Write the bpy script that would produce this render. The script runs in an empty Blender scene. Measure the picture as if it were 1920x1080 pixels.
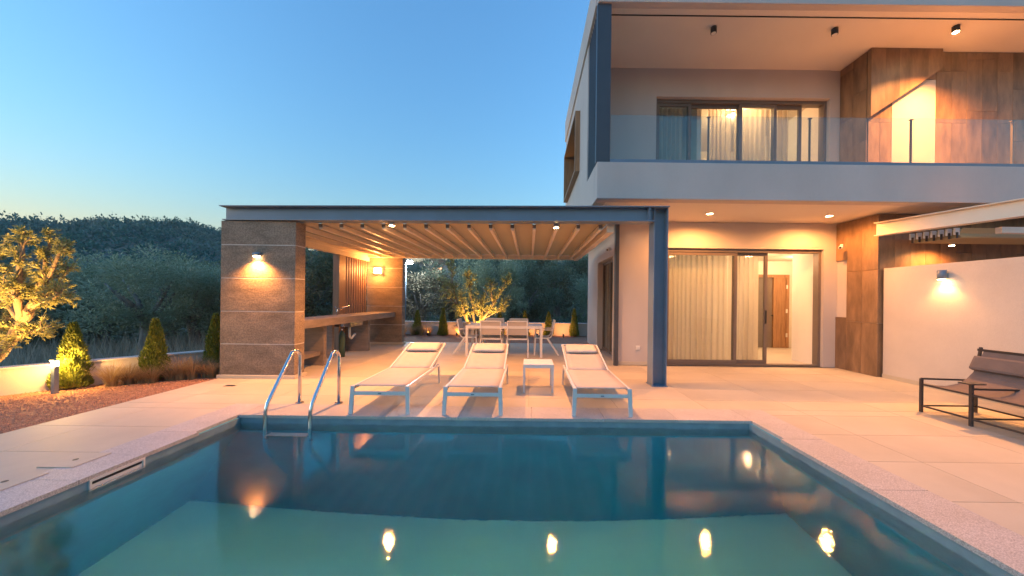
import bpy, bmesh, math, random
from mathutils import Vector, Matrix
R = math.radians
random.seed(7)
sc = bpy.context.scene
C = sc.collection

# ------------------------------------------------------------------ camera
CAM_H, FPX, PX, PY, ROLL = 1.45, 620.0, 993.0, 560.0, 0.012
cam = bpy.data.objects.new('camera', bpy.data.cameras.new('camera')); C.objects.link(cam)
cam.location = (0, 0, CAM_H)
cam.rotation_euler = (math.pi/2, -ROLL, 0)
cam.data.sensor_width = 36.0
cam.data.lens = FPX/1920*36.0
cam.data.shift_x = (960-PX)/1920
cam.data.shift_y = (PY-540)/1920
cam.data.clip_start = 0.05
cam.data.clip_end = 3000
sc.camera = cam

# ------------------------------------------------------------------ sky, sun, exposure
SUN_AZ, SUN_EL = R(-114), R(4.8)          # the sun has just gone, to the left of the frame
w = bpy.data.worlds.new('World'); sc.world = w; w.use_nodes = True
nt = w.node_tree; nt.nodes.clear()
sky = nt.nodes.new('ShaderNodeTexSky'); sky.sky_type = 'NISHITA'; sky.sun_disc = False
sky.sun_elevation = SUN_EL; sky.sun_rotation = SUN_AZ
sky.altitude = 50; sky.air_density = 2.0; sky.dust_density = 0.0; sky.ozone_density = 7.0
tint = nt.nodes.new('ShaderNodeMix'); tint.data_type = 'RGBA'; tint.blend_type = 'MULTIPLY'
tint.inputs[0].default_value = 1.0; tint.inputs[7].default_value = (2.05, 1.24, 1.0, 1)
bg = nt.nodes.new('ShaderNodeBackground'); bg.inputs['Strength'].default_value = 0.15
wo = nt.nodes.new('ShaderNodeOutputWorld')
nt.links.new(sky.outputs[0], tint.inputs[6]); nt.links.new(tint.outputs[2], bg.inputs[0]); nt.links.new(bg.outputs[0], wo.inputs[0])
sl = bpy.data.lights.new('sun', 'SUN'); sl.energy = 0.22; sl.angle = R(30); sl.color = (1, .80, .68)
so = bpy.data.objects.new('sun', sl); C.objects.link(so)
d = Vector((math.sin(SUN_AZ)*math.cos(SUN_EL), math.cos(SUN_AZ)*math.cos(SUN_EL), math.sin(SUN_EL)))
so.rotation_euler = d.to_track_quat('Z', 'Y').to_euler(); so.location = d*60
sc.view_settings.view_transform = 'Standard'; sc.view_settings.look = 'None'
sc.view_settings.exposure = 2.7; sc.view_settings.gamma = 1.0
sc.view_settings.use_curve_mapping = False
sc.render.engine = 'CYCLES'
cy = sc.cycles
cy.use_denoising = True; cy.max_bounces = 10; cy.diffuse_bounces = 4; cy.glossy_bounces = 4
cy.transmission_bounces = 8; cy.transparent_max_bounces = 12; cy.volume_bounces = 0
cy.caustics_refractive = True; cy.caustics_reflective = False; cy.sample_clamp_indirect = 6.0
cy.use_light_tree = True

WARM = (1.0, 0.375, 0.095)
WARM2 = (1.0, 0.42, 0.13)
GAIN = 1.0

# ------------------------------------------------------------------ helpers
def ray(x, y):
    u = (x-PX)/FPX; v = -(y-PY)/FPX
    return u*math.cos(ROLL)-v*math.sin(ROLL), u*math.sin(ROLL)+v*math.cos(ROLL)
def at_y(x, y, Y):                        # photo pixel and a known distance -> place
    a, b = ray(x, y); return Vector((a*Y, Y, CAM_H+b*Y))
def ground(x, y, z=0.0):
    a, b = ray(x, y); Y = (z-CAM_H)/b; return Vector((a*Y, Y, z))

class MB:
    def __init__(s): s.bm = bmesh.new()
    def face(s, pts, smooth=False):
        f = s.bm.faces.new([s.bm.verts.new(p) for p in pts]); f.smooth = smooth; return f
    def hexa(s, p, bev=0):                # p: 8 points, bottom ring 0-3, top ring 4-7
        v = [s.bm.verts.new(q) for q in p]
        fs = [s.bm.faces.new([v[i] for i in q]) for q in ((3,2,1,0),(4,5,6,7),(0,1,5,4),(1,2,6,5),(2,3,7,6),(3,0,4,7))]
        if bev > 0:
            es = list({e for f in fs for e in f.edges})
            bmesh.ops.bevel(s.bm, geom=es, offset=bev, segments=2, profile=.6, affect='EDGES')
        return s
    def box(s, x0, x1, y0, y1, z0, z1, bev=0):
        if x0 > x1: x0, x1 = x1, x0
        if y0 > y1: y0, y1 = y1, y0
        return s.hexa([(x0,y0,z0),(x1,y0,z0),(x1,y1,z0),(x0,y1,z0),(x0,y0,z1),(x1,y0,z1),(x1,y1,z1),(x0,y1,z1)], bev)
    def seg(s, p0, p1, wd, z0, z1, bev=0):   # upright box along a floor segment
        a, b = Vector(p0[:2]), Vector(p1[:2]); n = (b-a).normalized(); m = Vector((-n.y, n.x))*wd/2
        q = [a+m, a-m, b-m, b+m]
        return s.hexa([(k.x,k.y,z0) for k in q]+[(k.x,k.y,z1) for k in q], bev)
    def bar(s, p0, p1, wd, th, up=(0,0,1), bev=0):   # rectangular bar between any two points
        a, b = Vector(p0), Vector(p1); t = (b-a).normalized(); u = Vector(up)
        sd = t.cross(u)
        if sd.length < 1e-4: sd = t.cross(Vector((0,1,0)))
        sd.normalize(); u = sd.cross(t).normalized(); sd = sd*wd/2; u = u*th/2
        return s.hexa([a-sd-u, a+sd-u, b+sd-u, b-sd-u, a-sd+u, a+sd+u, b+sd+u, b-sd+u], bev)
    def ext(s, pts, vec, bev=0):             # extrude a flat polygon
        vec = Vector(vec); n = len(pts)
        a = [s.bm.verts.new(p) for p in pts]; b = [s.bm.verts.new(Vector(p)+vec) for p in pts]
        s.bm.faces.new(a[::-1]); s.bm.faces.new(b)
        for i in range(n): s.bm.faces.new([a[i], a[(i+1)%n], b[(i+1)%n], b[i]])
        return s
    def tube(s, path, rad, n=8, cap=True):
        path = [Vector(p) for p in path]
        if not hasattr(rad, '__len__'): rad = [rad]*len(path)
        rings = []; ref = None
        for i, p in enumerate(path):
            t = (path[min(i+1, len(path)-1)]-path[max(i-1, 0)]).normalized()
            if ref is None:
                ref = Vector((0,0,1)) if abs(t.z) < .9 else Vector((1,0,0))
            sd = (ref - t*ref.dot(t)).normalized(); ref = sd; u = t.cross(sd)
            rings.append([s.bm.verts.new(p+(sd*math.cos(2*math.pi*k/n)+u*math.sin(2*math.pi*k/n))*rad[i]) for k in range(n)])
        for a, b in zip(rings, rings[1:]):
            for k in range(n):
                f = s.bm.faces.new([a[k], a[(k+1)%n], b[(k+1)%n], b[k]]); f.smooth = True
        if cap: s.bm.faces.new(rings[0][::-1]); s.bm.faces.new(rings[-1])
        return s
    def cyl(s, c, r, z0, z1, n=20, r2=None):
        return s.tube([(c[0],c[1],z0),(c[0],c[1],z1)], [r, r if r2 is None else r2], n)
    def mesh(s, off=Vector((0,0,0))):
        bmesh.ops.recalc_face_normals(s.bm, faces=s.bm.faces)
        if off.length > 0: bmesh.ops.translate(s.bm, verts=s.bm.verts, vec=-off)
        me = bpy.data.meshes.new('m'); s.bm.to_mesh(me); s.bm.free(); return me

WL = {}                                       # where each object's origin stands
def setp(o, label=None, cat=None, group=None, kind=None):
    if label: o['label'] = label
    if cat: o['category'] = cat
    if group: o['group'] = group
    if kind: o['kind'] = kind
    return o
def thing(name, label, cat, loc=(0,0,0), group=None):
    o = bpy.data.objects.new(name, None); C.objects.link(o); o.location = loc; o.empty_display_size = .2
    WL[o.name] = Vector(loc); return setp(o, label, cat, group)
def part(name, mb, mat, parent=None, label=None, kind=None):
    off = WL[parent.name] if parent else Vector((0,0,0))
    me = mb.mesh(off) if isinstance(mb, MB) else mb
    me.name = name
    if mat is not None and len(me.materials) == 0: me.materials.append(mat)
    o = bpy.data.objects.new(name, me); C.objects.link(o); o.parent = parent; WL[o.name] = off
    return setp(o, label, None, None, kind)
def solo(name, mb, mat, label, cat, group=None, loc=None):      # a thing that is one mesh
    me = mb.mesh(Vector(loc)) if loc is not None else mb.mesh()
    me.name = name; me.materials.append(mat)
    o = bpy.data.objects.new(name, me); C.objects.link(o)
    if loc is not None: o.location = loc
    WL[o.name] = Vector(loc or (0,0,0)); return setp(o, label, cat, group)
def struct(name, mb, mat, parent=None):
    o = part(name, mb, mat, parent)
    if parent is None: o['kind'] = 'structure'
    return o
def inst(name, me, parent, loc, rot=(0,0,0), scale=(1,1,1)):    # a piece that shares mesh data; loc in world
    o = bpy.data.objects.new(name, me); C.objects.link(o); o.parent = parent
    o.location = Vector(loc)-WL[parent.name]; o.rotation_euler = rot; o.scale = scale; return o
def copy_tree(o, parent=None):
    c = o.copy(); C.objects.link(c); c.parent = parent
    for ch in list(o.children): copy_tree(ch, c)
    return c
def light(parent, loc, power, kind='POINT', color=WARM, radius=.04, aim=None, size=None, blend=.6):
    l = bpy.data.lights.new('light', kind); l.energy = power*GAIN; l.color = color; l.shadow_soft_size = radius
    if kind == 'SPOT': l.spot_size = R(size or 100); l.spot_blend = blend
    o = bpy.data.objects.new('light', l); C.objects.link(o); o.parent = parent
    o.location = Vector(loc)-(WL[parent.name] if parent else Vector((0,0,0)))
    if aim is not None: o.rotation_euler = (Vector(aim)).to_track_quat('-Z', 'Y').to_euler()
    return o

# ------------------------------------------------------------------ materials
def pm(name, col, rough=.6, metal=0.0, var=.12, scale=4.0, stretch=(1,1,1), bump=0.0, bscale=60.0, rand=0.0, col2=None, spec=.5, detail=6, fine=0.0, finescale=180.0):
    m = bpy.data.materials.new(name); m.use_nodes = True; t = m.node_tree; N = t.nodes; L = t.links
    b = N['Principled BSDF']; b.inputs['Roughness'].default_value = rough; b.inputs['Metallic'].default_value = metal
    b.inputs['Specular IOR Level'].default_value = spec
    tc = N.new('ShaderNodeTexCoord'); mp = N.new('ShaderNodeMapping'); mp.inputs['Scale'].default_value = stretch
    L.new(tc.outputs['Object'], mp.inputs[0])
    vec = mp.outputs[0]
    if rand > 0:                               # alike pieces: each takes its own cut of the pattern
        oi = N.new('ShaderNodeObjectInfo'); vm = N.new('ShaderNodeVectorMath'); vm.operation = 'MULTIPLY_ADD'
        L.new(oi.outputs['Random'], vm.inputs[0]); vm.inputs[1].default_value = (37, 53, 71); L.new(vec, vm.inputs[2]); vec = vm.outputs[0]
    n = N.new('ShaderNodeTexNoise'); n.inputs['Scale'].default_value = scale; n.inputs['Detail'].default_value = detail; n.inputs['Roughness'].default_value = .6
    L.new(vec, n.inputs['Vector'])
    mr = N.new('ShaderNodeMapRange'); mr.inputs[1].default_value = .3; mr.inputs[2].default_value = .7
    L.new(n.outputs[0], mr.inputs[0])
    mx = N.new('ShaderNodeMix'); mx.data_type = 'RGBA'
    c1 = tuple(c*(1-var) for c in col); c2 = col2 or tuple(min(1, c*(1+var)) for c in col)
    mx.inputs[6].default_value = (*c1, 1); mx.inputs[7].default_value = (*c2, 1)
    L.new(mr.outputs[0], mx.inputs[0]); out = mx.outputs[2]
    if fine > 0:
        n3 = N.new('ShaderNodeTexNoise'); n3.inputs['Scale'].default_value = finescale; n3.inputs['Detail'].default_value = 2
        L.new(tc.outputs['Object'], n3.inputs['Vector'])
        m3 = N.new('ShaderNodeMapRange'); m3.inputs[1].default_value = .35; m3.inputs[2].default_value = .65; m3.inputs[3].default_value = 1-fine; m3.inputs[4].default_value = 1+fine
        L.new(n3.outputs[0], m3.inputs[0])
        hv = N.new('ShaderNodeHueSaturation'); L.new(out, hv.inputs['Color']); L.new(m3.outputs[0], hv.inputs['Value']); out = hv.outputs[0]
    if rand > 0:
        m2 = N.new('ShaderNodeMapRange'); m2.inputs[3].default_value = 1-rand; m2.inputs[4].default_value = 1+rand
        L.new(oi.outputs['Random'], m2.inputs[0])
        hs = N.new('ShaderNodeHueSaturation'); L.new(out, hs.inputs['Color']); L.new(m2.outputs[0], hs.inputs['Value']); out = hs.outputs[0]
    L.new(out, b.inputs['Base Color'])
    rv = N.new('ShaderNodeMapRange'); rv.inputs[3].default_value = max(.02, rough-.08); rv.inputs[4].default_value = min(1, rough+.08)
    L.new(n.outputs[0], rv.inputs[0]); L.new(rv.outputs[0], b.inputs['Roughness'])
    if bump > 0:
        nb = N.new('ShaderNodeTexNoise'); nb.inputs['Scale'].default_value = bscale; nb.inputs['Detail'].default_value = 4
        L.new(vec, nb.inputs['Vector'])
        bp = N.new('ShaderNodeBump'); bp.inputs['Strength'].default_value = 1.0; bp.inputs['Distance'].default_value = bump
        L.new(nb.outputs[0], bp.inputs['Height']); L.new(bp.outputs[0], b.inputs['Normal'])
    return m
def emat(name, col, strength):
    m = bpy.data.materials.new(name); m.use_nodes = True; b = m.node_tree.nodes['Principled BSDF']
    b.inputs['Base Color'].default_value = (.9, .85, .8, 1); b.inputs['Emission Color'].default_value = (*col, 1); b.inputs['Emission Strength'].default_value = strength
    return m
def leafmat(name, c1, c2, trans=.35, rough=.5):
    m = bpy.data.materials.new(name); m.use_nodes = True; t = m.node_tree; N = t.nodes; L = t.links; N.clear()
    g = N.new('ShaderNodeNewGeometry'); mx = N.new('ShaderNodeMix'); mx.data_type = 'RGBA'
    mx.inputs[6].default_value = (*c1, 1); mx.inputs[7].default_value = (*c2, 1); L.new(g.outputs['Random Per Island'], mx.inputs[0])
    p = N.new('ShaderNodeBsdfPrincipled'); p.inputs['Roughness'].default_value = rough; p.inputs['Specular IOR Level'].default_value = .3
    tr = N.new('ShaderNodeBsdfTranslucent'); ms = N.new('ShaderNodeMixShader'); ms.inputs[0].default_value = trans
    o = N.new('ShaderNodeOutputMaterial')
    L.new(mx.outputs[2], p.inputs['Base Color']); L.new(mx.outputs[2], tr.inputs[0]); L.new(p.outputs[0], ms.inputs[1]); L.new(tr.outputs[0], ms.inputs[2]); L.new(ms.outputs[0], o.inputs[0])
    return m
def glassmat(name, tintc=(.93,.97,.96), ior=1.5, boost=1.0):
    m = bpy.data.materials.new(name); m.use_nodes = True; t = m.node_tree; N = t.nodes; L = t.links; N.clear()
    tr = N.new('ShaderNodeBsdfTransparent'); tr.inputs[0].default_value = (*tintc, 1)
    gl = N.new('ShaderNodeBsdfGlossy'); gl.inputs['Roughness'].default_value = .01
    g = N.new('ShaderNodeNewGeometry'); dt = N.new('ShaderNodeVectorMath'); dt.operation = 'DOT_PRODUCT'
    L.new(g.outputs['Normal'], dt.inputs[0]); L.new(g.outputs['Incoming'], dt.inputs[1])
    ab = N.new('ShaderNodeMath'); ab.operation = 'ABSOLUTE'; L.new(dt.outputs['Value'], ab.inputs[0])
    om = N.new('ShaderNodeMath'); om.operation = 'SUBTRACT'; om.inputs[0].default_value = 1.0; L.new(ab.outputs[0], om.inputs[1])
    pw = N.new('ShaderNodeMath'); pw.operation = 'POWER'; pw.inputs[1].default_value = 5.0; L.new(om.outputs[0], pw.inputs[0])
    fr = N.new('ShaderNodeMath'); fr.operation = 'MULTIPLY_ADD'; fr.inputs[1].default_value = .96; fr.inputs[2].default_value = .04; L.new(pw.outputs[0], fr.inputs[0])
    mu = N.new('ShaderNodeMath'); mu.operation = 'MULTIPLY'; mu.inputs[1].default_value = boost; mu.use_clamp = True
    ms = N.new('ShaderNodeMixShader'); o = N.new('ShaderNodeOutputMaterial')
    L.new(fr.outputs[0], mu.inputs[0]); L.new(mu.outputs[0], ms.inputs[0]); L.new(tr.outputs[0], ms.inputs[1]); L.new(gl.outputs[0], ms.inputs[2]); L.new(ms.outputs[0], o.inputs[0])
    return m
def clothmat(name, col, see=.12, trans=.5, stripe=0):
    m = bpy.data.materials.new(name); m.use_nodes = True; t = m.node_tree; N = t.nodes; L = t.links; N.clear()
    df = N.new('ShaderNodeBsdfDiffuse'); df.inputs[0].default_value = (*col, 1)
    tl = N.new('ShaderNodeBsdfTranslucent'); tl.inputs[0].default_value = (*col, 1)
    tp = N.new('ShaderNodeBsdfTransparent')
    a = N.new('ShaderNodeMixShader'); a.inputs[0].default_value = trans; b = N.new('ShaderNodeMixShader'); b.inputs[0].default_value = see
    o = N.new('ShaderNodeOutputMaterial')
    L.new(df.outputs[0], a.inputs[1]); L.new(tl.outputs[0], a.inputs[2]); L.new(a.outputs[0], b.inputs[1]); L.new(tp.outputs[0], b.inputs[2]); L.new(b.outputs[0], o.inputs[0])
    return m

M = {}
M['plaster'] = pm('plaster', (.53,.475,.435), .85, var=.07, scale=1.1, stretch=(1,1,.5), fine=.02, finescale=40, bump=.0015, bscale=140)
M['white_plaster'] = pm('white_plaster', (.58,.515,.445), .85, var=.07, scale=1.2, fine=.02, finescale=40, bump=.0015, bscale=120)
M['ceiling'] = pm('ceiling_paint', (.72,.65,.56), .8, var=.04, scale=1.0)
M['tile'] = pm('deck_tile', (.54,.47,.35), .62, var=.11, scale=1.1, bump=.0006, bscale=220, rand=.02, fine=.05, finescale=260)
M['grout'] = pm('deck_bed', (.44,.40,.36), .9, var=.1)
M['granite'] = pm('granite_coping', (.47,.43,.395), .55, var=.10, scale=3, rand=.05, fine=.32, finescale=150, bump=.0006, bscale=150)
M['steel'] = pm('painted_steel', (.16,.21,.27), .38, var=.10, scale=2.5, spec=.5)
M['steel_dark'] = pm('dark_louvre_metal', (.055,.062,.075), .42, var=.1, scale=3)
M['alu'] = pm('cream_aluminium', (.74,.64,.50), .4, var=.05, scale=3)
M['bronze'] = pm('bronze_frame', (.16,.125,.10), .42, var=.08, scale=3)
M['fabric'] = clothmat('canopy_fabric', (.50,.40,.22), 0.0, .12)
M['conc'] = pm('board_marked_concrete', (.23,.175,.125), .88, var=.30, scale=2.4, stretch=(1.0,1.0,2.4), bump=.003, bscale=16, fine=.22, finescale=45, rand=.05)
M['mortar'] = pm('pale_joint', (.55,.50,.44), .9, var=.2, scale=10)
M['counter'] = pm('counter_concrete', (.21,.17,.14), .7, var=.25, scale=3, stretch=(1,1,5), bump=.002, bscale=30)
M['clad'] = pm('rust_stone_panel', (.25,.15,.08), .42, var=.42, scale=2.0, stretch=(2.4,2.4,.7), rand=.17, bump=.0015, bscale=30)
M['wood'] = pm('warm_wood', (.32,.17,.08), .5, var=.3, scale=4, stretch=(8,8,.6))
M['woodpost'] = pm('brown_timber', (.26,.15,.09), .55, var=.2, scale=4, stretch=(8,8,.6))
M['white'] = pm('white_powder_coat', (.66,.65,.63), .38, var=.03)
M['sling'] = pm('pale_sling', (.47,.42,.37), .8, var=.05, scale=8, bump=.0008, bscale=400)
M['pillow'] = pm('cream_pillow', (.56,.50,.43), .85, var=.05, scale=9, bump=.004, bscale=14)
M['dark_metal'] = pm('dark_tube', (.045,.036,.032), .42, var=.1)
M['dark_sling'] = pm('taupe_canvas', (.16,.125,.11), .85, var=.12, scale=7, bump=.001, bscale=300)
M['chrome'] = pm('stainless', (.62,.62,.63), .16, 1.0, var=.03)
M['poolsh'] = pm('pool_plaster', (.74,.80,.72), .8, var=.06, scale=1.5)
M['pooltile'] = pm('pool_band_tile', (.20,.30,.34), .35, var=.15, scale=6)
M['lid'] = pm('beige_lid', (.52,.45,.34), .6, var=.06)
M['poolblue'] = pm('pool_blue_tile', (.03,.36,.46), .5, var=.12, scale=3)
M['plastic'] = pm('white_plastic', (.70,.68,.63), .5, var=.05)
M['gravel'] = pm('red_gravel', (.34,.165,.095), .9, var=.45, scale=22, bump=.02, bscale=45, fine=.3, finescale=70)
M['pebble'] = pm('gravel_stone', (.38,.20,.12), .85, var=.4, scale=30)
M['soil'] = pm('field_soil', (.15,.14,.10), .95, var=.4, scale=.7, bump=.05, bscale=3)
M['asphalt'] = pm('asphalt', (.06,.06,.06), .85, var=.15, scale=3)
M['bark'] = pm('olive_bark', (.24,.17,.11), .9, var=.4, scale=9, stretch=(2,2,.6), bump=.02, bscale=16)
M['bark_grey'] = pm('grey_bark', (.20,.19,.18), .9, var=.4, scale=6, stretch=(2,2,.6), bump=.02, bscale=12)
M['olive'] = leafmat('olive_leaf', (.24,.24,.08), (.44,.42,.18), .4)
M['olive_dark'] = leafmat('grey_olive_leaf', (.22,.28,.16), (.46,.50,.35), .45)
M['thuja'] = leafmat('thuja_leaf', (.09,.13,.015), (.24,.27,.04), .25)
M['tree_dark'] = leafmat('dark_tree_leaf', (.12,.17,.10), (.26,.30,.19), .45)
M['tree_brown'] = leafmat('brownish_tree_leaf', (.13,.12,.08), (.23,.20,.14), .4)
M['pine'] = leafmat('hill_pine', (.03,.10,.075), (.07,.18,.13), .3)
M['hill_pale'] = leafmat('hill_broadleaf', (.08,.15,.11), (.17,.25,.19), .35)
M['drygrass'] = leafmat('dry_grass', (.28,.20,.10), (.46,.35,.19), .3)
M['fieldgrass'] = leafmat('field_grass', (.22,.21,.16), (.40,.37,.29), .4)
M['glass'] = glassmat('clear_glass')
M['glass_rail'] = glassmat('railing_glass', (.90,.95,.95), 1.5, 1.3)
M['curtain'] = clothmat('sheer_curtain', (.72,.62,.50), .14, .55)
M['room_wall'] = pm('room_wall', (.74,.70,.63), .8, var=.02)
M['room_floor'] = pm('room_floor', (.55,.50,.44), .4, var=.06)
M['glow'] = emat('lamp_glow', (1.0,.62,.30), 14)
M['glow_soft'] = emat('lamp_glow_soft', (1.0,.56,.22), 2.2)
M['glow_white'] = emat('street_glow', (.85,.92,1.0), 30)
M['glow_far'] = emat('far_window_glow', (1.0,.45,.15), .5)
M['black'] = pm('black_fixture', (.03,.03,.03), .45, var=.1)
M['rubber'] = pm('green_hose', (.05,.10,.07), .5, var=.1)

def water_material():
    m = bpy.data.materials.new('pool_water'); m.use_nodes = True; t = m.node_tree; N = t.nodes; L = t.links; N.clear()
    g = N.new('ShaderNodeBsdfGlass'); g.inputs['IOR'].default_value = 1.333; g.inputs['Roughness'].default_value = .022
    tc = N.new('ShaderNodeTexCoord')
    n = N.new('ShaderNodeTexNoise'); n.inputs['Scale'].default_value = 1.6; n.inputs['Detail'].default_value = 1
    n2 = N.new('ShaderNodeTexNoise'); n2.inputs['Scale'].default_value = 38.0; n2.inputs['Detail'].default_value = 2
    ad = N.new('ShaderNodeMath'); ad.operation = 'MULTIPLY_ADD'; ad.inputs[1].default_value = .13
    bp = N.new('ShaderNodeBump'); bp.inputs['Strength'].default_value = 1.0; bp.inputs['Distance'].default_value = .0035
    L.new(tc.outputs['Object'], n.inputs['Vector']); L.new(tc.outputs['Object'], n2.inputs['Vector'])
    L.new(n2.outputs[0], ad.inputs[0]); L.new(n.outputs[0], ad.inputs[2]); L.new(ad.outputs[0], bp.inputs['Height']); L.new(bp.outputs[0], g.inputs['Normal'])
    va = N.new('ShaderNodeVolumeAbsorption'); va.inputs['Color'].default_value = (.02,.76,.70,1); va.inputs['Density'].default_value = .52
    o = N.new('ShaderNodeOutputMaterial'); L.new(g.outputs[0], o.inputs['Surface']); L.new(va.outputs[0], o.inputs['Volume'])
    return m
M['water'] = water_material()

# ------------------------------------------------------------------ terrain and hills
def smooth(a, b, x):
    t = max(0, min(1, (x-a)/(b-a))); return t*t*(3-2*t)
CREST = [(-180,.10),(-90,.11),(-62,.118),(-57,.126),(-52,.142),(-46,.150),(-43,.138),(-38,.118),(-33,.108),(-20,.105),(-8,.112),(0,.106),(3,.098),(8,.112),(20,.13),(60,.11),(180,.10)]
def crest(th):
    for (a, p), (b, q) in zip(CREST, CREST[1:]):
        if a <= th <= b: return p+(q-p)*(th-a)/(b-a)
    return .1
def terrain(x, y):
    r = math.hypot(x, y); th = math.degrees(math.atan2(x, y))
    h = (crest(th)*150-1.2)*smooth(50, 150, r)
    h += smooth(40, 90, r)*(1.1*math.sin(x*.055+1)*math.cos(y*.047)+.5*math.sin(x*.13+y*.09))
    return -.28 + h - .6*smooth(14, 24, r)*(1-smooth(40, 60, r))
mb = MB()
xs = [-420,-330,-260,-215,-180,-158,-140,-124,-110,-98,-87,-77,-68,-60,-52,-45,-38,-32,-27,-22,-18,-14.5,-11.5,-9,-7,-5.2]+[-2,2,6,10,13,16,20,25,31,38,46,55,66,80,97,118,140,165,200,260,340,420]
ys = [-420,-300,-220,-160,-120,-90,-65,-45,-30,-20,-12,-4]+[0,3,6,8.5,10.7,12,14,17,20,24,29,35,42,50,58,66,74,82,91,101,112,124,136,150,165,185,220,280,420]
vg = [[mb.bm.verts.new((x, y, terrain(x, y))) for y in ys] for x in xs]
for i in range(len(xs)-1):
    for j in range(len(ys)-1):
        if xs[i] >= -5.21 and xs[i+1] <= 13.01 and ys[j] >= -4.01 and ys[j+1] <= 10.71: continue
        f = mb.bm.faces.new([vg[i][j], vg[i+1][j], vg[i+1][j+1], vg[i][j+1]]); f.smooth = True
struct('terrain', mb, M['soil'])

# garden ground inside the low wall
mb = MB()
mb.face([(-5.4,-4,-.02),(-5.4,10.75,-.02),(-6.1,10.75,-.02),(-6.1,6.45,-.02),(-7.55,4.71,-.02),(-11,.57,-.02),(-11,-4,-.02)])
mb.face([(-6.1,10.75,-.02),(13,10.75,-.02),(13,13.3,-.02),(-6.1,13.3,-.02)])
struct('gravel_bed', mb, M['gravel'])
mb = MB()
rnd = random.Random(3)
for i in range(9000):
    y = 2.6+4.2*rnd.random(); x = -5.42-2.2*rnd.random()
    if (x+6.1)*1.74 - (y-6.45)*1.45 < .12: continue
    s = .008+.013*rnd.random(); a = rnd.random()*6
    c, n_ = math.cos(a), math.sin(a)
    p = [(x+s*(c*u-n_*v*.8), y+s*(n_*u+c*v*.8), -.022) for u, v in ((1,0),(0,1),(-1,0),(0,-1))]
    t = (x+s*.2*c, y, -.02+s*.75)
    for k in range(4): mb.face([p[k], p[(k+1)%4], t])
o = part('loose_gravel', mb, M['pebble'], None, kind='stuff'); setp(o, 'loose reddish gravel stones between the pale deck and the low garden wall', 'gravel')

# road far behind the rear wall
mb = MB()
pts = [(-60,33),(-20,29.5),(10,28.5),(60,29)]
for a, b in zip(pts, pts[1:]):
    mb.face([(a[0],a[1]-2.2,-.72),(b[0],b[1]-2.2,-.72),(b[0],b[1]+2.2,-.70),(a[0],a[1]+2.2,-.70)])
struct('road', mb, M['asphalt'])

# ------------------------------------------------------------------ pool
PXL, PXR, PYN, PYB, WZ, PD = -3.49, 2.685, .7, 4.02, -.105, -1.5
mb = MB()
t = .2
mb.box(PXL-t, PXL, PYN-t, PYB+t, PD-.1, -.03); mb.box(PXR, PXR+t, PYN-t, PYB+t, PD-.1, -.03)
mb.box(PXL, PXR, PYB, PYB+t, PD-.1, -.03); mb.box(PXL, PXR, PYN-t, PYN, PD-.1, -.03)
pool = struct('pool_basin', mb, M['poolblue'])
part('pool_floor', MB().box(PXL+.001, PXR-.001, PYN+.001, PYB-.001, PD-.1, PD), M['poolsh'], pool)
mb = MB(); mb.ext([(PXL+.001,PYB+.01,-.36),(PXL+.001,PYB-.012,-.36),(PXL+.001,PYB-.60,PD+.001),(PXL+.001,PYB+.01,PD+.001)], (PXR-PXL-.002,0,0)); part('sloping_end', mb, M['poolblue'], pool)
for args in ((PXL, PXL+.008, PYN+.01, PYB-.009), (PXR-.008, PXR, PYN+.01, PYB-.009), (PXL+.009, PXR-.009, PYB-.008, PYB)):
    mb = MB(); mb.box(*args, -.34, -.031); part('waterline_band', mb, M['pooltile'], pool)
mb = MB(); mb.box(PXL-.1, PXR+.1, PYN-.1, PYB+.1, PD-.05, WZ)
water = struct('water', mb, M['water'])
# skimmer mouth in the left pool wall
k = thing('pool_skimmer', 'cream plastic skimmer mouth set in the left wall of the pool', 'skimmer', (PXL, 2.9, -.10))
ya, yb = 2.62, 3.0
mb = MB()
mb.box(PXL+.009, PXL+.022, ya, yb, -.05, -.03); mb.box(PXL+.009, PXL+.022, ya, yb, -.15, -.135)
mb.box(PXL+.009, PXL+.022, ya, ya+.015, -.135, -.05); mb.box(PXL+.009, PXL+.022, yb-.015, yb, -.135, -.05)
part('frame', mb, M['plastic'], k)
mb = MB(); mb.box(PXL+.0085, PXL+.0125, ya+.015, yb-.015, -.135, -.05); part('flap', mb, M['plastic'], k)
mb = MB(); mb.box(PXL+.0126, PXL+.0145, ya+.02, yb-.02, -.075, -.055); part('slot', mb, M['black'], k)
# return fitting seen on the floor
k = thing('pool_inlet', 'round pale inlet fitting on the pool floor near the right', 'inlet', (.95, 1.75, PD))
mb = MB(); mb.cyl((.95,1.75), .11, PD, PD+.012, 24); part('ring', mb, M['plastic'], k)
mb = MB(); mb.cyl((.95,1.75), .06, PD+.012, PD+.03, 20); part('cap', mb, M['plastic'], k)

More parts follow.
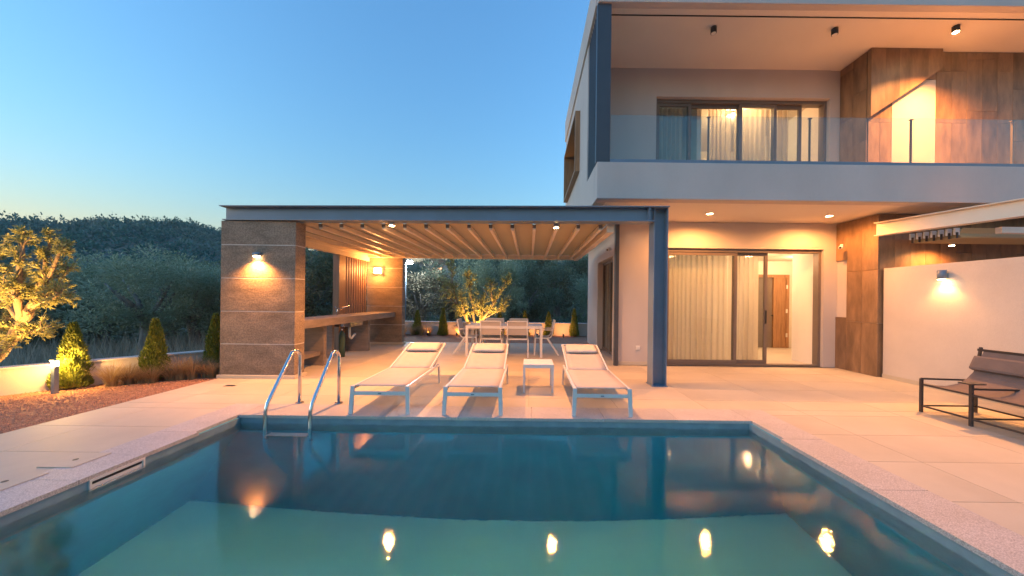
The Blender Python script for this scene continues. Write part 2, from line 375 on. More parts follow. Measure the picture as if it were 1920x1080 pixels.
# ------------------------------------------------------------------ deck, tiles and coping
CW = .42
DX0, DX1, DY0, DY1 = -5.4, 13.0, -4.0, 10.75
mb = MB()
for x0, x1, y0, y1 in ((DX0, PXL-.05, DY0, DY1), (PXR+.05, DX1, DY0, DY1), (PXL-.05, PXR+.05, PYB+.05, DY1), (PXL-.05, PXR+.05, DY0, PYN-.05)):
    mb.box(x0+.004, x1-.001, y0, y1, -.3, -.022)
deck = struct('deck', mb, M['grout'])
tmesh = {}
def tile(x0, x1, y0, y1, nm='tile', mat='tile', g=.0025, z0=-.021, z1=0.0):
    sx, sy = round(x1-x0-2*g, 3), round(y1-y0-2*g, 3)
    if sx < .03 or sy < .03: return
    key = (nm, sx, sy)
    if key not in tmesh:
        q = MB(); q.box(-sx/2, sx/2, -sy/2, sy/2, z0, z1); me = q.mesh(); me.name = nm; me.materials.append(M[mat]); tmesh[key] = me
    inst(nm, tmesh[key], deck, ((x0+x1)/2, (y0+y1)/2, 0))
TS = 1.2
def zone(x0, x1, y0, y1):
    i = math.floor(x0/TS)
    gx = sorted({x0, x1, *[k*TS for k in range(-12, 14) if x0+.06 < k*TS < x1-.06]})
    gy = sorted({y0, y1, *[k*.6+.02 for k in range(-8, 22) if y0+.06 < k*.6+.02 < y1-.06]})
    for a, b in zip(gx, gx[1:]):
        for c, d_ in zip(gy, gy[1:]): tile(a, b, c, d_)
oxl, oxr, oyb = PXL-CW, PXR+CW, PYB+.40
zone(DX0, oxl, .5, oyb); zone(oxr, 8.2, .5, oyb); zone(DX0, 8.2, oyb, 7.3); zone(DX0, 2.0, 7.3, DY1)
def cope(x0, x1, y0, y1): tile(x0, x1, y0, y1, 'coping_stone', 'granite', .002, -.021-.012, .002)
n = 7
for k in range(n): cope(PXL-.02+k*(PXR-PXL+.04)/n, PXL-.02+(k+1)*(PXR-PXL+.04)/n, PYB-.02, oyb)
n = 4
for k in range(n):
    a, b = PYN+k*(oyb-PYN)/n, PYN+(k+1)*(oyb-PYN)/n
    cope(oxl, PXL+.02 if b < PYB else PXL-.02, a, b) if b < PYB-.02 else (cope(oxl, PXL-.02, a, b))
    cope(PXR-.02 if b < PYB-.02 else PXR+.02, oxr, a, b)
# skimmer access lids on the left edge
for nm, pts in (('larger', ((75,877),(134,849),(203,849),(150,877))), ('smaller', ((-40,915),(0,893),(62,893),(10,915)))):
    q = [ground(*p, z=.003) for p in pts]; cx = sum(p.x for p in q)/4; cyy = sum(p.y for p in q)/4
    k = thing('skimmer_lid', 'cream access lid flush in the left deck, %s' % ('the one farther from the camera' if nm == 'larger' else 'the nearer one cut by the photo edge'), 'lid', (cx, cyy, .002), 'skimmer lids')
    mb = MB(); mb.box(cx-.15, cx+.15, cyy-.13, cyy+.13, .0025, .007, .002); part('plate', mb, M['lid'], k)
    mb = MB(); mb.cyl((cx, cyy), .018, .0071, .009, 12); part('finger_hole', mb, M['black'], k)
# floor drain by the concrete wall
mb = MB(); mb.box(-4.85, -4.7, 5.25, 5.33, .0005, .003); solo('floor_drain', mb, M['black'], 'small dark drain grate in the deck before the concrete wall', 'drain')

# ------------------------------------------------------------------ handrails
def handrail(x, lab):
    k = thing('pool_handrail', lab, 'handrail', (x, 4.48, 0), 'pool handrails')
    path = [(x,4.48,.0),(x,4.48,.55)]
    for a in range(0, 181, 15):
        th = R(a)
        if a <= 125: path.append((x, 4.38+.10*math.cos(th), .62+.10*math.sin(th)))
    path += [(x,3.98,.24),(x,3.93,.17),(x,3.90,.08),(x,3.90,-.45),(x,3.92,-.52),(x,4.01,-.56)]
    mb = MB(); mb.tube(path, .0215, 14); part('tube', mb, M['chrome'], k)
    mb = MB(); mb.cyl((x,4.48), .05, .0025, .012, 20); part('flange', mb, M['chrome'], k)
handrail(-3.1, 'stainless curved pool handrail, the one nearer the left pool corner')
handrail(-2.57, 'stainless curved pool handrail, the one nearer the white loungers')
k = thing('pool_ladder_tread', 'submerged white ladder tread between the two pool handrails', 'ladder step', (-2.83, 3.92, -.35))
mb = MB(); mb.box(-3.07, -2.6, 3.87, 3.95, -.37, -.34, .008); part('tread', mb, M['plastic'], k)

# ------------------------------------------------------------------ house
HX0, HX1 = 1.13, 13.0
FY = 7.35
house = thing('house', 'two storey modern plaster house with wide glazed balcony and rust stone wall', 'house', (4, 7.35, 0))
P = lambda nm, mb, mat, parent=house, **kw: part(nm, mb, M[mat], parent, **kw)
# lower storey walls
mb = MB(); mb.box(1.96, 3.04, FY, FY+.28, 0, 3.19, .006); P('facade_wall', mb, 'plaster')
mb = MB(); mb.box(3.04, 6.53, FY, FY+.28, 2.62, 3.19); P('lintel', mb, 'plaster')
mb = MB(); mb.box(6.53, 6.93, FY, FY+.28, 0, 3.19); P('facade_wall', mb, 'plaster')
mb = MB(); mb.box(1.99, 3.04, FY-.012, FY-.001, .0, .08); P('skirting', mb, 'tile')
mb = MB(); mb.box(1.97, 2.25, 7.64, 7.85, 0, 3.19); P('side_wall', mb, 'plaster')
mb = MB(); mb.box(1.97, 2.25, 7.85, 9.6, 2.5, 3.19); P('side_lintel', mb, 'plaster')
mb = MB(); mb.box(1.97, 2.25, 9.6, 11.2, 0, 3.19); P('side_wall', mb, 'plaster')
sd = P('side_door', MB().box(2.13, 2.16, 7.86, 9.59, .03, .09), 'bronze')
for y in (7.86, 8.70, 9.53):
    part('frame', MB().box(2.12, 2.18, y, y+.06, .03, 2.49), M['bronze'], sd)
part('frame', MB().box(2.125, 2.175, 7.92, 9.53, 2.43, 2.49), M['bronze'], sd)
part('pane', MB().box(2.145, 2.151, 7.92, 9.53, .09, 2.43), M['glass'], sd)
part('room_blind', MB().box(2.28, 2.30, 7.7, 9.7, .02, 2.55), M['bronze'], sd)
# wall socket
k = thing('wall_socket', 'small white socket low on the plaster wall beside the steel column', 'socket', at_y(1196, 652, FY-.02))
p_ = at_y(1196, 652, FY-.01)
part('plate', MB().box(p_.x-.045, p_.x+.045, FY-.014, FY-.001, p_.z-.045, p_.z+.045, .004), M['plastic'], k)
part('cover', MB().box(p_.x-.03, p_.x+.03, FY-.022, FY-.014, p_.z-.03, p_.z+.03, .003), M['plastic'], k)
# balcony slab and its soffit
mb = MB(); mb.box(HX0+.03, HX1, 5.72, 11.2, 3.20, 3.70, .0)
P('balcony_slab', mb, 'ceiling')
mb = MB(); mb.box(HX0, HX1, 5.67, 5.90, 3.185, 3.815, .012); P('balcony_fascia', mb, 'plaster')
mb = MB(); mb.box(HX0-.001, HX0+.2, 5.901, 10.8, 3.185, 3.815); P('side_fascia', mb, 'plaster')
# roof
mb = MB(); mb.box(HX0+.02, HX1, 5.72, 10.8, 6.57, 6.95); P('balcony_ceiling', mb, 'ceiling')
mb = MB(); mb.box(HX0-.01, HX1, 5.66, 5.80, 6.555, 7.22, .012); P('roof_fascia', mb, 'plaster')
mb = MB(); mb.box(HX0-.03, HX0+.25, 5.80, 10.85, 6.60, 7.24, .01); P('roof_edge', mb, 'plaster')
mb = MB(); mb.box(HX0+.25, HX1, 5.80, 10.85, 6.96, 7.1); P('roof_slab', mb, 'plaster')
mb = MB(); mb.box(1.4, HX1, 5.93, 5.945, 6.555, 6.569); P('shadow_groove', mb, 'black')
# upper facade
UY = 7.30
mb = MB(); mb.box(1.38, 2.75, UY, UY+.28, 3.70, 6.57); P('facade_wall', mb, 'plaster')
mb = MB(); mb.box(2.75, 6.60, UY, UY+.28, 5.95, 6.57); P('lintel', mb, 'plaster')
mb = MB(); mb.box(6.60, 6.93, UY+.02, UY+.28, 3.70, 6.57); P('facade_wall', mb, 'plaster')
# upper left side: fin, louvres, plaster with a boxed window
mb = MB(); mb.box(1.115, 1.355, 5.70, 5.79, 3.816, 6.554, .004); P('balcony_fin', mb, 'steel_dark')
for i in range(8):
    y = 5.84+i*.108
    P('louvre_slat', MB().box(1.14, 1.20, y, y+.03, 3.816, 6.598), 'steel_dark')
mb = MB(); mb.box(1.135, 1.38, 6.72, 7.75, 3.816, 6.599); P('side_wall', mb, 'plaster')
mb = MB(); mb.box(1.135, 1.38, 10.3, 10.8, 3.816, 6.599); P('side_wall', mb, 'plaster')
mb = MB(); mb.box(1.135, 1.38, 7.75, 10.3, 3.816, 4.45); P('side_wall', mb, 'plaster')
mb = MB(); mb.box(1.135, 1.38, 7.75, 10.3, 5.87, 6.599); P('side_wall', mb, 'plaster')
sw = P('boxed_window', MB().box(1.02, 1.40, 7.75, 7.80, 4.45, 5.87), 'wood', label='timber boxed window projecting from the upper side wall')
part('frame', MB().box(1.02, 1.40, 10.25, 10.3, 4.45, 5.87), M['wood'], sw)
part('frame', MB().box(1.02, 1.40, 7.80, 10.25, 5.82, 5.87), M['wood'], sw)
part('sill', MB().box(1.02, 1.40, 7.80, 10.25, 4.45, 4.50), M['wood'], sw)
part('pane', MB().box(1.33, 1.336, 7.80, 10.25, 4.50, 5.82), M['glass'], sw)
# glass balustrade
rail = P('balcony_railing', MB().box(1.36, HX1, 5.70, 5.80, 3.8155, 3.875), 'steel')
jx = [1.37]+[at_y(x, 260, 5.75).x for x in (1330, 1521, 1712, 1903)]+[10.2, 12.0]
for a, b in zip(jx, jx[1:]):
    part('pane', MB().box(a+.004, b-.004, 5.742, 5.754, 3.876, 4.66), M['glass_rail'], rail)
for x in jx[1:-1]:
    part('post', MB().box(x-.008, x+.008, 5.77, 5.80, 3.876, 4.65).box(x-.03, x+.03, 5.765, 5.80, 4.65, 4.662), M['bronze'], rail)

# sliding doors
def sliding(Y, x0, x1, z0, z1, panels, label, handle=None):
    d_ = part('sliding_door', MB().box(x0, x1, Y-.02, Y+.12, z1-.07, z1).box(x0, x1, Y-.02, Y+.12, z0+.002, z0+.035).box(x0, x0+.06, Y-.019, Y+.119, z0+.035, z1-.07).box(x1-.06, x1, Y-.019, Y+.119, z0+.035, z1-.07), M['bronze'], house, label=label)
    for a, b, off in panels:
        y = Y+off; w_ = .065
        part('leaf_frame', MB().box(a, a+w_, y, y+.045, z0+.04, z1-.075).box(b-w_, b, y, y+.045, z0+.04, z1-.075).box(a+w_, b-w_, y, y+.045, z1-.14, z1-.075).box(a+w_, b-w_, y, y+.045, z0+.04, z0+.12), M['bronze'], d_)
        part('pane', MB().box(a+w_, b-w_, y+.018, y+.026, z0+.12, z1-.14), M['glass'], d_)
    return d_
lower = sliding(FY+.08, 3.045, 6.525, 0, 2.615, [(3.06,4.66,.0),(4.60,5.38,.055)], 'wide bronze sliding door of the ground floor, right end open')
part('handle', MB().box(5.33, 5.35, FY+.10, FY+.13, .95, 1.25, .004), M['black'], lower)
upper = sliding(UY+.12, 2.755, 6.595, 3.70, 5.945, [(2.80,3.58,0),(3.52,4.72,.055),(4.66,5.50,0),(5.44,6.10,.055)], 'bronze sliding doors of the upper floor behind the balcony')

# rooms behind the glass
mb = MB(); mb.box(2.25, 9.2, FY+.29, 10.9, -.02, .004); P('room_floor', mb, 'room_floor')
mb = MB(); mb.box(2.26, 9.2, 10.4, 10.55, .004, 2.9); P('room_wall', mb, 'room_wall')
mb = MB(); mb.box(2.26, 9.2, FY+.285, 10.4, 2.72, 2.9); P('room_ceiling', mb, 'room_wall')
mb = MB(); mb.box(6.55, 6.72, FY+.285, 8.25, .004, 2.72); P('room_wall', mb, 'room_wall')
mb = MB(); mb.box(6.721, 9.2, 8.1, 8.24, .004, 2.72); P('room_wall', mb, 'room_wall')
mb = MB(); mb.box(9.05, 9.2, 8.24, 10.4, .004, 2.72); P('room_wall', mb, 'room_wall')
idr = P('inner_door', MB().box(7.62, 8.0, 10.33, 10.39, .01, 2.2, .004), 'wood', label='timber room door seen through the open sliding door')
part('frame', MB().box(8.0, 8.09, 10.30, 10.395, .01, 2.29).box(7.1, 8.0, 10.30, 10.395, 2.2, 2.29), M['wood'], idr)
part('panel', MB().box(7.1, 7.6, 10.36, 10.392, .01, 2.2), M['bronze'], idr)
for z in (.35, 1.1, 1.85): part('hinge', MB().box(7.985, 8.02, 10.27, 10.30, z, z+.12), M['plastic'], idr)
part('handle', MB().box(7.54, 7.6, 10.31, 10.33, 1.0, 1.03), M['black'], idr)
mb = MB(); mb.box(1.40, 8.5, UY+.29, 10.5, 3.68, 3.72); P('room_floor', mb, 'room_floor')
mb = MB(); mb.box(1.40, 8.5, 10.4, 10.55, 3.72, 6.5); P('room_wall', mb, 'room_wall')
mb = MB(); mb.box(1.40, 8.5, UY+.285, 10.4, 6.15, 6.3); P('room_ceiling', mb, 'room_wall')
mb = MB(); mb.box(6.66, 6.8, UY+.29, 10.4, 3.72, 6.15); P('room_wall', mb, 'room_wall')
mb = MB(); mb.box(3.90, 4.0, UY+.50, 10.4, 3.72, 6.15); P('room_wall', mb, 'room_wall')
for nm, (x, y, z), pw in (('a', (5.9, 8.9, 2.66), 20), ('b', (3.9, 9.2, 2.66), 2.5), ('c', (7.6, 9.2, 2.66), 12), ('d', (5.0, 8.3, 6.10), 14)):
    lab = {'a': 'round ceiling lamp inside the ground floor room near the open door', 'b': 'round ceiling lamp inside the ground floor room behind the curtains', 'c': 'round ceiling lamp in the corridor before the timber door', 'd': 'round ceiling lamp inside the lit upper room'}[nm]
    k = thing('ceiling_lamp', lab, 'lamp', (x, y, z), 'indoor ceiling lamps')
    part('housing', MB().cyl((x,y), .12, z+.02, z+.055, 24), M['white'], k)
    part('diffuser', MB().cyl((x,y), .10, z, z+.02, 24), M['glow_soft'], k)
    light(k, (x, y, z-.06), pw, 'POINT', (1.0,.56,.27), .08)

def curtain(x0, x1, Y, z0, z1, lab, pitch=.115, amp=.03, grp='sheer curtains', seed=0):
    rr = random.Random(seed); mb = MB(); n = int((x1-x0)/.012); prev = None
    ph = [rr.uniform(-.6, .6) for _ in range(12)]
    for i in range(n+1):
        x = x0+(x1-x0)*i/n
        a = 2*math.pi*(x-x0)/pitch + 1.7*math.sin((x-x0)*5+ph[0]*4) + .9*math.sin((x-x0)*11+ph[1]*4)
        y = Y+amp*math.sin(a)*(1+.7*math.sin((x-x0)*7+ph[2]*4))
        v = [mb.bm.verts.new((x, Y+(y-Y)*.6, z1)), mb.bm.verts.new((x+.004*math.sin(x*9), y, (z0+z1)/2)), mb.bm.verts.new((x+.008*math.sin(x*7), Y+(y-Y)*1.15, z0))]
        if prev:
            for q in (0, 1):
                f = mb.bm.faces.new([prev[q], v[q], v[q+1], prev[q+1]]); f.smooth = True
        prev = v
    solo('curtain', mb, M['curtain'], lab, 'curtain', grp)
curtain(3.12, 4.62, FY+.40, .02, 2.58, 'wide sheer curtain behind the left ground floor glass pane', seed=1)
curtain(4.66, 5.36, FY+.42, .02, 2.58, 'narrow sheer curtain behind the ground floor pane beside the opening', seed=2)
curtain(2.82, 3.52, UY+.42, 3.74, 5.93, 'dim sheer curtain at the far left of the upper doors', seed=3)
curtain(4.12, 4.68, UY+.45, 3.74, 5.93, 'bright sheer curtain left of the middle upper door post', seed=4)
curtain(4.76, 5.46, UY+.43, 3.74, 5.93, 'bright sheer curtain in the middle of the upper doors', seed=5)
curtain(5.52, 6.03, UY+.45, 3.74, 5.93, 'bright sheer curtain beside the open upper doorway', seed=6)

# rust stone wall through both storeys
WX, WYF = 6.80, 6.46
clad = P('stone_clad_wall', MB().box(WX+.03, HX1, WYF+.03, FY+.6, 0, 3.19).box(WX+.03, HX1, WYF+.28, UY+.6, 3.71, 6.56), 'plaster', label='wall clad in tall rust brown stone panels')
pmesh = {}
def clad_panel(cx, cyy, z0, w_, h, axis):
    key = (round(w_, 3), round(h, 3), axis)
    if key not in pmesh:
        q = MB()
        if axis == 'x': q.box(-w_/2+.002, w_/2-.002, -.014, .014, .002, h-.002, .002)
        else: q.box(-.014, .014, -w_/2+.002, w_/2-.002, .002, h-.002, .002)
        me = q.mesh(); me.name = 'panel'; me.materials.append(M['clad']); pmesh[key] = me
    inst('panel', pmesh[key], clad, (cx, cyy, z0))
rr = random.Random(11)
def clad_rows(a0, a1, z0, z1, axis, fixed, skip=None, w_=.30):
    n = max(1, round((a1-a0)/w_)); w_ = (a1-a0)/n
    for i in range(n):
        a = a0+(i+.5)*w_; z = z0; first = rr.choice((.35, .6, .85, 1.05))
        while z < z1-.01:
            h = min(first, z1-z); first = 1.05
            if z1-z-h < .12: h = z1-z
            if not (skip and skip(a, z, z+h)):
                clad_panel(a if axis == 'x' else fixed, fixed if axis == 'x' else a, z, w_, h, axis)
            z += h
clad_rows(WYF+.0, 7.10, 0, 3.185, 'y', WX+.014)
for z0, h in ((0, 1.13), (2.36, .825)): clad_panel(WX+.014, (7.10+FY)/2, z0, FY-7.10, h, 'y')
clad_rows(WX+.03, 10.4, 0, 3.185, 'x', WYF+.014)
clad_rows(WYF+.26, UY, 3.715, 6.56, 'y', WX+.014)
clad_rows(WX+.03, 7.30, 3.715, 6.56, 'x', WYF+.264)
clad_rows(8.20, 11.0, 3.715, 6.56, 'x', WYF+.264)
clad_rows(7.31, 8.19, 6.0, 6.56, 'x', WYF+.264, w_=.30)
mb = MB(); mb.box(7.31, 8.19, WYF+.25, WYF+.278, 3.715, 5.99); P('white_recess', mb, 'white_plaster')
# sloping clad bulkhead in front of the recess
BY = WYF+.17
p0, p1 = at_y(1634, 218, BY), at_y(1768, 128, BY)
n = 5
for i in range(n):
    xa = WX-.001+(p1.x-WX)*i/n+.001; xb = WX-.001+(p1.x-WX)*(i+1)/n-.001
    za = p0.z+(p1.z-p0.z)*i/n; zb_ = p0.z+(p1.z-p0.z)*(i+1)/n
    part('panel', MB().ext([(xa,BY,za),(xb,BY,zb_),(xb,BY,6.565),(xa,BY,6.565)], (0,.075,0)), M['clad'], clad)

# white garden wall on the right
gw = thing('garden_wall', 'plain white plaster garden wall at right with one lit wall lamp', 'wall', (6.9, 6.4, 0))
part('wall', MB().box(6.88, 7.08, 1.2, WYF-.03, 0, 2.12, .006), M['white_plaster'], gw)
part('skirting', MB().box(6.868, 6.879, 1.2, WYF-.03, .0, .075), M['tile'], gw)

# ------------------------------------------------------------------ lamps on the house
def downlight(px, py, z, Y, power, lab, grp, size=125, blend=.9, aim=(0,0,-1), color=WARM):
    a, b = ray(px, py); x = a*Y
    k = thing('downlight', lab, 'lamp', (x, Y, z), grp)
    part('housing', MB().tube([(x,Y,z+.002),(x,Y,z-.018)], [.062,.058], 24, cap=False), M['white'], k)
    part('lens', MB().cyl((x,Y), .048, z-.012, z-.004, 20), M['glow'], k)
    light(k, (x, Y, z-.03), power, 'SPOT', color, .045, aim, size, blend)
    return k
downlight(1331, 400, 3.199, 6.60, 42, 'recessed downlight in the balcony soffit above the curtained pane', 'soffit downlights', 173, .5)
downlight(1555, 405, 3.199, 6.66, 38, 'recessed downlight in the balcony soffit near the rust stone wall', 'soffit downlights', 173, .5)
for i, (px, py, on) in enumerate(((1338, 63, 0), (1565, 67, 0), (1792, 75, 1))):
    a, b = ray(px, py); Y = 6.19 if i < 2 else 6.1; x = a*Y
    k = thing('surface_spot', ['black cylinder spot on the balcony ceiling, unlit and farthest left', 'black cylinder spot on the balcony ceiling, the unlit one in the middle', 'brightly lit cylinder spot on the balcony ceiling before the stone wall'][i], 'lamp', (x, Y, 6.57), 'balcony ceiling spots')
    part('housing', MB().cyl((x, Y), .052, 6.46, 6.569, 24), M['black'], k)
    part('lens', MB().cyl((x, Y), .042, 6.455, 6.4595, 20), M['glow'] if on else M['plastic'], k)
    if on: light(k, (x, Y, 6.43), 430, 'SPOT', WARM, .045, (0, -.45, -1), 152, 1)
# cylinder wall lamp on the white wall
x, Y, z = 6.80, 5.46, 1.90
k = thing('wall_lamp', 'cylinder wall lamp throwing light down the white garden wall', 'lamp', (6.88, Y, z))
part('housing', MB().cyl((x, Y), .055, z-.05, z+.10, 24), M['steel'], k)
part('bracket', MB().box(6.845, 6.879, Y-.025, Y+.025, z-.02, z+.05), M['steel'], k)
part('lens', MB().cyl((x, Y), .044, z-.058, z-.051, 20), M['glow'], k)
light(k, (x, Y, z-.085), 6, 'SPOT', WARM2, .035, (.10, 0, -1), 120, .8)
# security cameras
def camera_fix(pos, aim, lab):
    k = thing('security_camera', lab, 'camera', pos, 'security cameras')
    v = Vector(aim).normalized(); p = Vector(pos)
    part('mount', MB().tube([p, p+Vector((0,0,.05))], .03, 12), M['white'], k)
    part('body', MB().tube([p-v*.06, p+v*.085], .032, 14), M['white'], k)
    part('lens', MB().tube([p+v*.086, p+v*.092], .022, 12), M['black'], k)
camera_fix(at_y(1578, 463, 7.02), (-.8,-.5,-.25), 'white security camera on the stone wall right of the sliding door')
camera_fix(at_y(1142, 468, 7.55), (-.6,-.7,-.2), 'white security camera under the pergola on the house side wall')

# ------------------------------------------------------------------ pergola with folding canopy
perg = thing('pergola', 'steel framed pergola with ribbed fabric canopy over the dining terrace', 'pergola', (-1.5, 7.5, 0))
Q = lambda nm, mb, mat, parent=perg, **kw: part(nm, mb, M[mat], parent, **kw)
A, B = (-5.40, 5.87), (2.07, 5.60)
fb = Q('front_beam', MB().seg(A, B, .012, 2.775, 2.998), 'steel')
A2 = (-5.40, 5.87)
part('top_flange', MB().seg((-5.42,5.871), (2.31,5.592), .24, 2.998, 3.014), M['steel'], fb)
part('bottom_flange', MB().seg((-5.36,5.869), (2.07,5.60), .24, 2.759, 2.775), M['steel'], fb)
part('end_plate', MB().box(1.97, 1.985, 5.50, 5.59, 2.776, 2.997), M['steel'], fb)
for i in range(4):
    part('bolt', MB().tube([(1.99,5.497+.0, 2.81+i*.05), (1.99, 5.487, 2.81+i*.05)], .012, 8), M['steel'], fb)
col = Q('column', MB().box(2.093, 2.297, 5.665, 5.678, .012, 2.997), 'steel')
part('flange', MB().box(2.078, 2.093, 5.545, 5.80, .012, 2.997), M['steel'], col)
part('flange', MB().box(2.297, 2.312, 5.545, 5.80, .012, 2.997), M['steel'], col)
part('base_plate', MB().box(2.06, 2.33, 5.53, 5.815, .0005, .012), M['steel'], col)
Q('side_beam', MB().box(-5.02, -4.90, 6.05, 10.1, 2.53, 2.80), 'alu')
Q('side_beam', MB().box(1.33, 1.45, 5.75, 10.1, 2.62, 2.84), 'alu')
Q('rear_beam', MB().box(-4.89, 1.32, 9.99, 10.10, 2.64, 2.82), 'alu')
Q('wall_post', MB().box(1.875, 1.955, 7.25, 7.36, 0.003, 3.17), 'steel_dark')
xs_r = [at_y(586.4+41.55*i, 421, 5.72).x for i in range(-3, 14)]
rmesh = {}
for i, x in enumerate(xs_r):
    yf = 5.87+(x+5.4)*(5.60-5.87)/7.47+.13
    key = 'rafter'
    o = Q('rafter', MB().box(x-.028, x+.028, yf, 9.985, 2.655, 2.735, .006), 'alu')
    part('end_cap', MB().box(x-.030, x+.030, yf-.02, yf-.001, 2.685, 2.74), M['bronze'], o)
ex = [-4.89]+xs_r+[1.32]
for a, b in zip(ex, ex[1:]):
    mb = MB(); n = 6; prev = None
    yf = 5.87+(a+5.4)*(5.60-5.87)/7.47+.12
    for i in range(n+1):
        s = i/n; x = a+(b-a)*s; z = 2.752+.022*(4*s*(1-s))
        v = [mb.bm.verts.new((x, yf, z)), mb.bm.verts.new((x, 9.985, z))]
        if prev:
            f = mb.bm.faces.new([prev[0], v[0], v[1], prev[1]]); f.smooth = True
        prev = v
    Q('canopy_panel', mb, 'fabric')
for px, lab in ((735, 'spot lamp under the pergola front beam, the one nearer the concrete wall'), (1043, 'spot lamp under the pergola front beam, the one nearer the steel column')):
    a, b = ray(px, 422); Y = 5.80; x = a*Y
    k = thing('pergola_spot', lab, 'lamp', (x, Y, 2.75), 'pergola spots')
    part('housing', MB().cyl((x, Y), .05, 2.70, 2.758, 20), M['white'], k)
    part('lens', MB().cyl((x, Y), .042, 2.693, 2.6995, 20), M['glow'], k)
    light(k, (x, Y, 2.66), 104, 'SPOT', WARM, .04, (0, -.05, -1), 155, .9)
# timber post and slat screen on the left edge
k = thing('slat_screen', 'brown timber post with vertical slat screen at the pergola rear left', 'screen', (-5.0, 9.3, 0))
part('post', MB().box(-5.06, -4.9, 8.50, 8.80, 0, 2.53), M['woodpost'], k)
for i in range(9):
    y = 8.90+i*.125
    part('slat', MB().box(-5.02, -4.92, y, y+.045, .0, 2.53), M['woodpost'], k)

# concrete piers
def pier(nm, x0, x1, y0, y1, joints, ztop, lab):
    k = thing(nm, lab, 'wall', ((x0+x1)/2, (y0+y1)/2, 0), 'concrete piers')
    part('mortar_core', MB().box(x0+.004, x1-.004, y0+.004, y1-.004, .0, ztop-.01), M['mortar'], k)
    z = .066
    part('plinth', MB().box(x0-.03, x1+.03, y0-.03, y1+.03, .0005, .06, .006), M['tile'], k)
    for j in joints+[ztop]:
        part('concrete_band', MB().box(x0, x1, y0, y1, z, j-.008, .003), M['conc'], k); z = j+.008
    return k
pier('concrete_pier', -5.39, -4.09, 5.765, 6.02, [.60, 1.17, 1.75, 2.33], 2.755, 'board marked concrete wall block with lamp, nearest the pool')
pier('concrete_pier', -4.99, -3.90, 10.13, 10.36, [.60, 1.17, 1.75, 2.33], 2.70, 'board marked concrete wall block at the rear of the pergola')
# lamps on the piers
p_ = at_y(484, 477, 5.76)
k = thing('wall_lamp', 'small half round wall lamp on the front concrete block', 'lamp', (p_.x, 5.765, p_.z))
part('housing', MB().tube([(p_.x-.06,5.73,p_.z),(p_.x+.06,5.73,p_.z)], [.03,.03], 16), M['steel'], k)
part('back_plate', MB().box(p_.x-.05, p_.x+.05, 5.745, 5.7645, p_.z-.04, p_.z+.04), M['steel'], k)
part('lens', MB().box(p_.x-.05, p_.x+.05, 5.712, 5.748, p_.z-.046, p_.z-.034), M['glow'], k)
light(k, (p_.x, 5.66, p_.z-.075), 42, 'SPOT', WARM, .025, (0, .10, -1), 135, .9)
p_ = at_y(710, 508, 10.12)
k = thing('wall_lamp', 'glowing box lamp on the rear concrete block under the pergola', 'lamp', (p_.x, 10.13, p_.z))
part('back_plate', MB().box(p_.x-.06, p_.x+.06, 10.10, 10.1295, p_.z-.08, p_.z+.08), M['steel'], k)
part('diffuser', MB().box(p_.x-.11, p_.x+.11, 10.02, 10.0995, p_.z-.09, p_.z+.09, .02), M['glow_soft'], k)
light(k, (p_.x, 9.95, p_.z), 20, 'POINT', WARM, .06)

# ------------------------------------------------------------------ outdoor kitchen counter
k = thing('kitchen_counter', 'long concrete outdoor counter on panel supports between the two concrete blocks', 'counter', (-4.4, 8, 0))
part('worktop', MB().box(-4.78, -4.10, 6.03, 10.12, .85, 1.0, .006), M['counter'], k)
for y, y2 in ((6.92, 7.02), (8.82, 8.93), (7.72, 7.80)):
    part('support', MB().box(-4.93 if y != 7.72 else -4.93, -4.30 if y != 7.72 else -4.6, y, y2, 0.001, .849), M['counter'], k)
part('low_shelf', MB().box(-4.78, -4.35, 6.03, 6.9, .22, .30, .006), M['counter'], k)
part('sink', MB().box(-4.66, -4.28, 7.9, 8.5, .72, .849), M['chrome'], k)
tp = part('tap', MB().tube([(-4.62,7.95,1.0),(-4.62,7.95,1.13),(-4.60,8.02,1.15),(-4.50,8.25,1.22)], .016, 10), M['chrome'], k)
part('lever', MB().tube([(-4.62,7.95,1.13),(-4.60,7.83,1.20)], .011, 8), M['chrome'], tp)
part('drain_pipe', MB().tube([(-4.45,8.2,.72),(-4.45,8.2,.45),(-4.45,8.28,.40),(-4.45,8.36,.45),(-4.45,8.45,.50)], .025, 10), M['plastic'], k)
k = thing('gas_bottle', 'slim dark green bottle standing under the counter sink', 'bottle', (-4.5, 7.95, 0))
part('body', MB().tube([(-4.5,7.95,0.002),(-4.5,7.95,.5),(-4.5,7.95,.58),(-4.5,7.95,.62)], [.07,.07,.05,.02], 16), M['rubber'], k)
part('valve', MB().cyl((-4.5,7.95), .015, .62, .68, 10), M['chrome'], k)

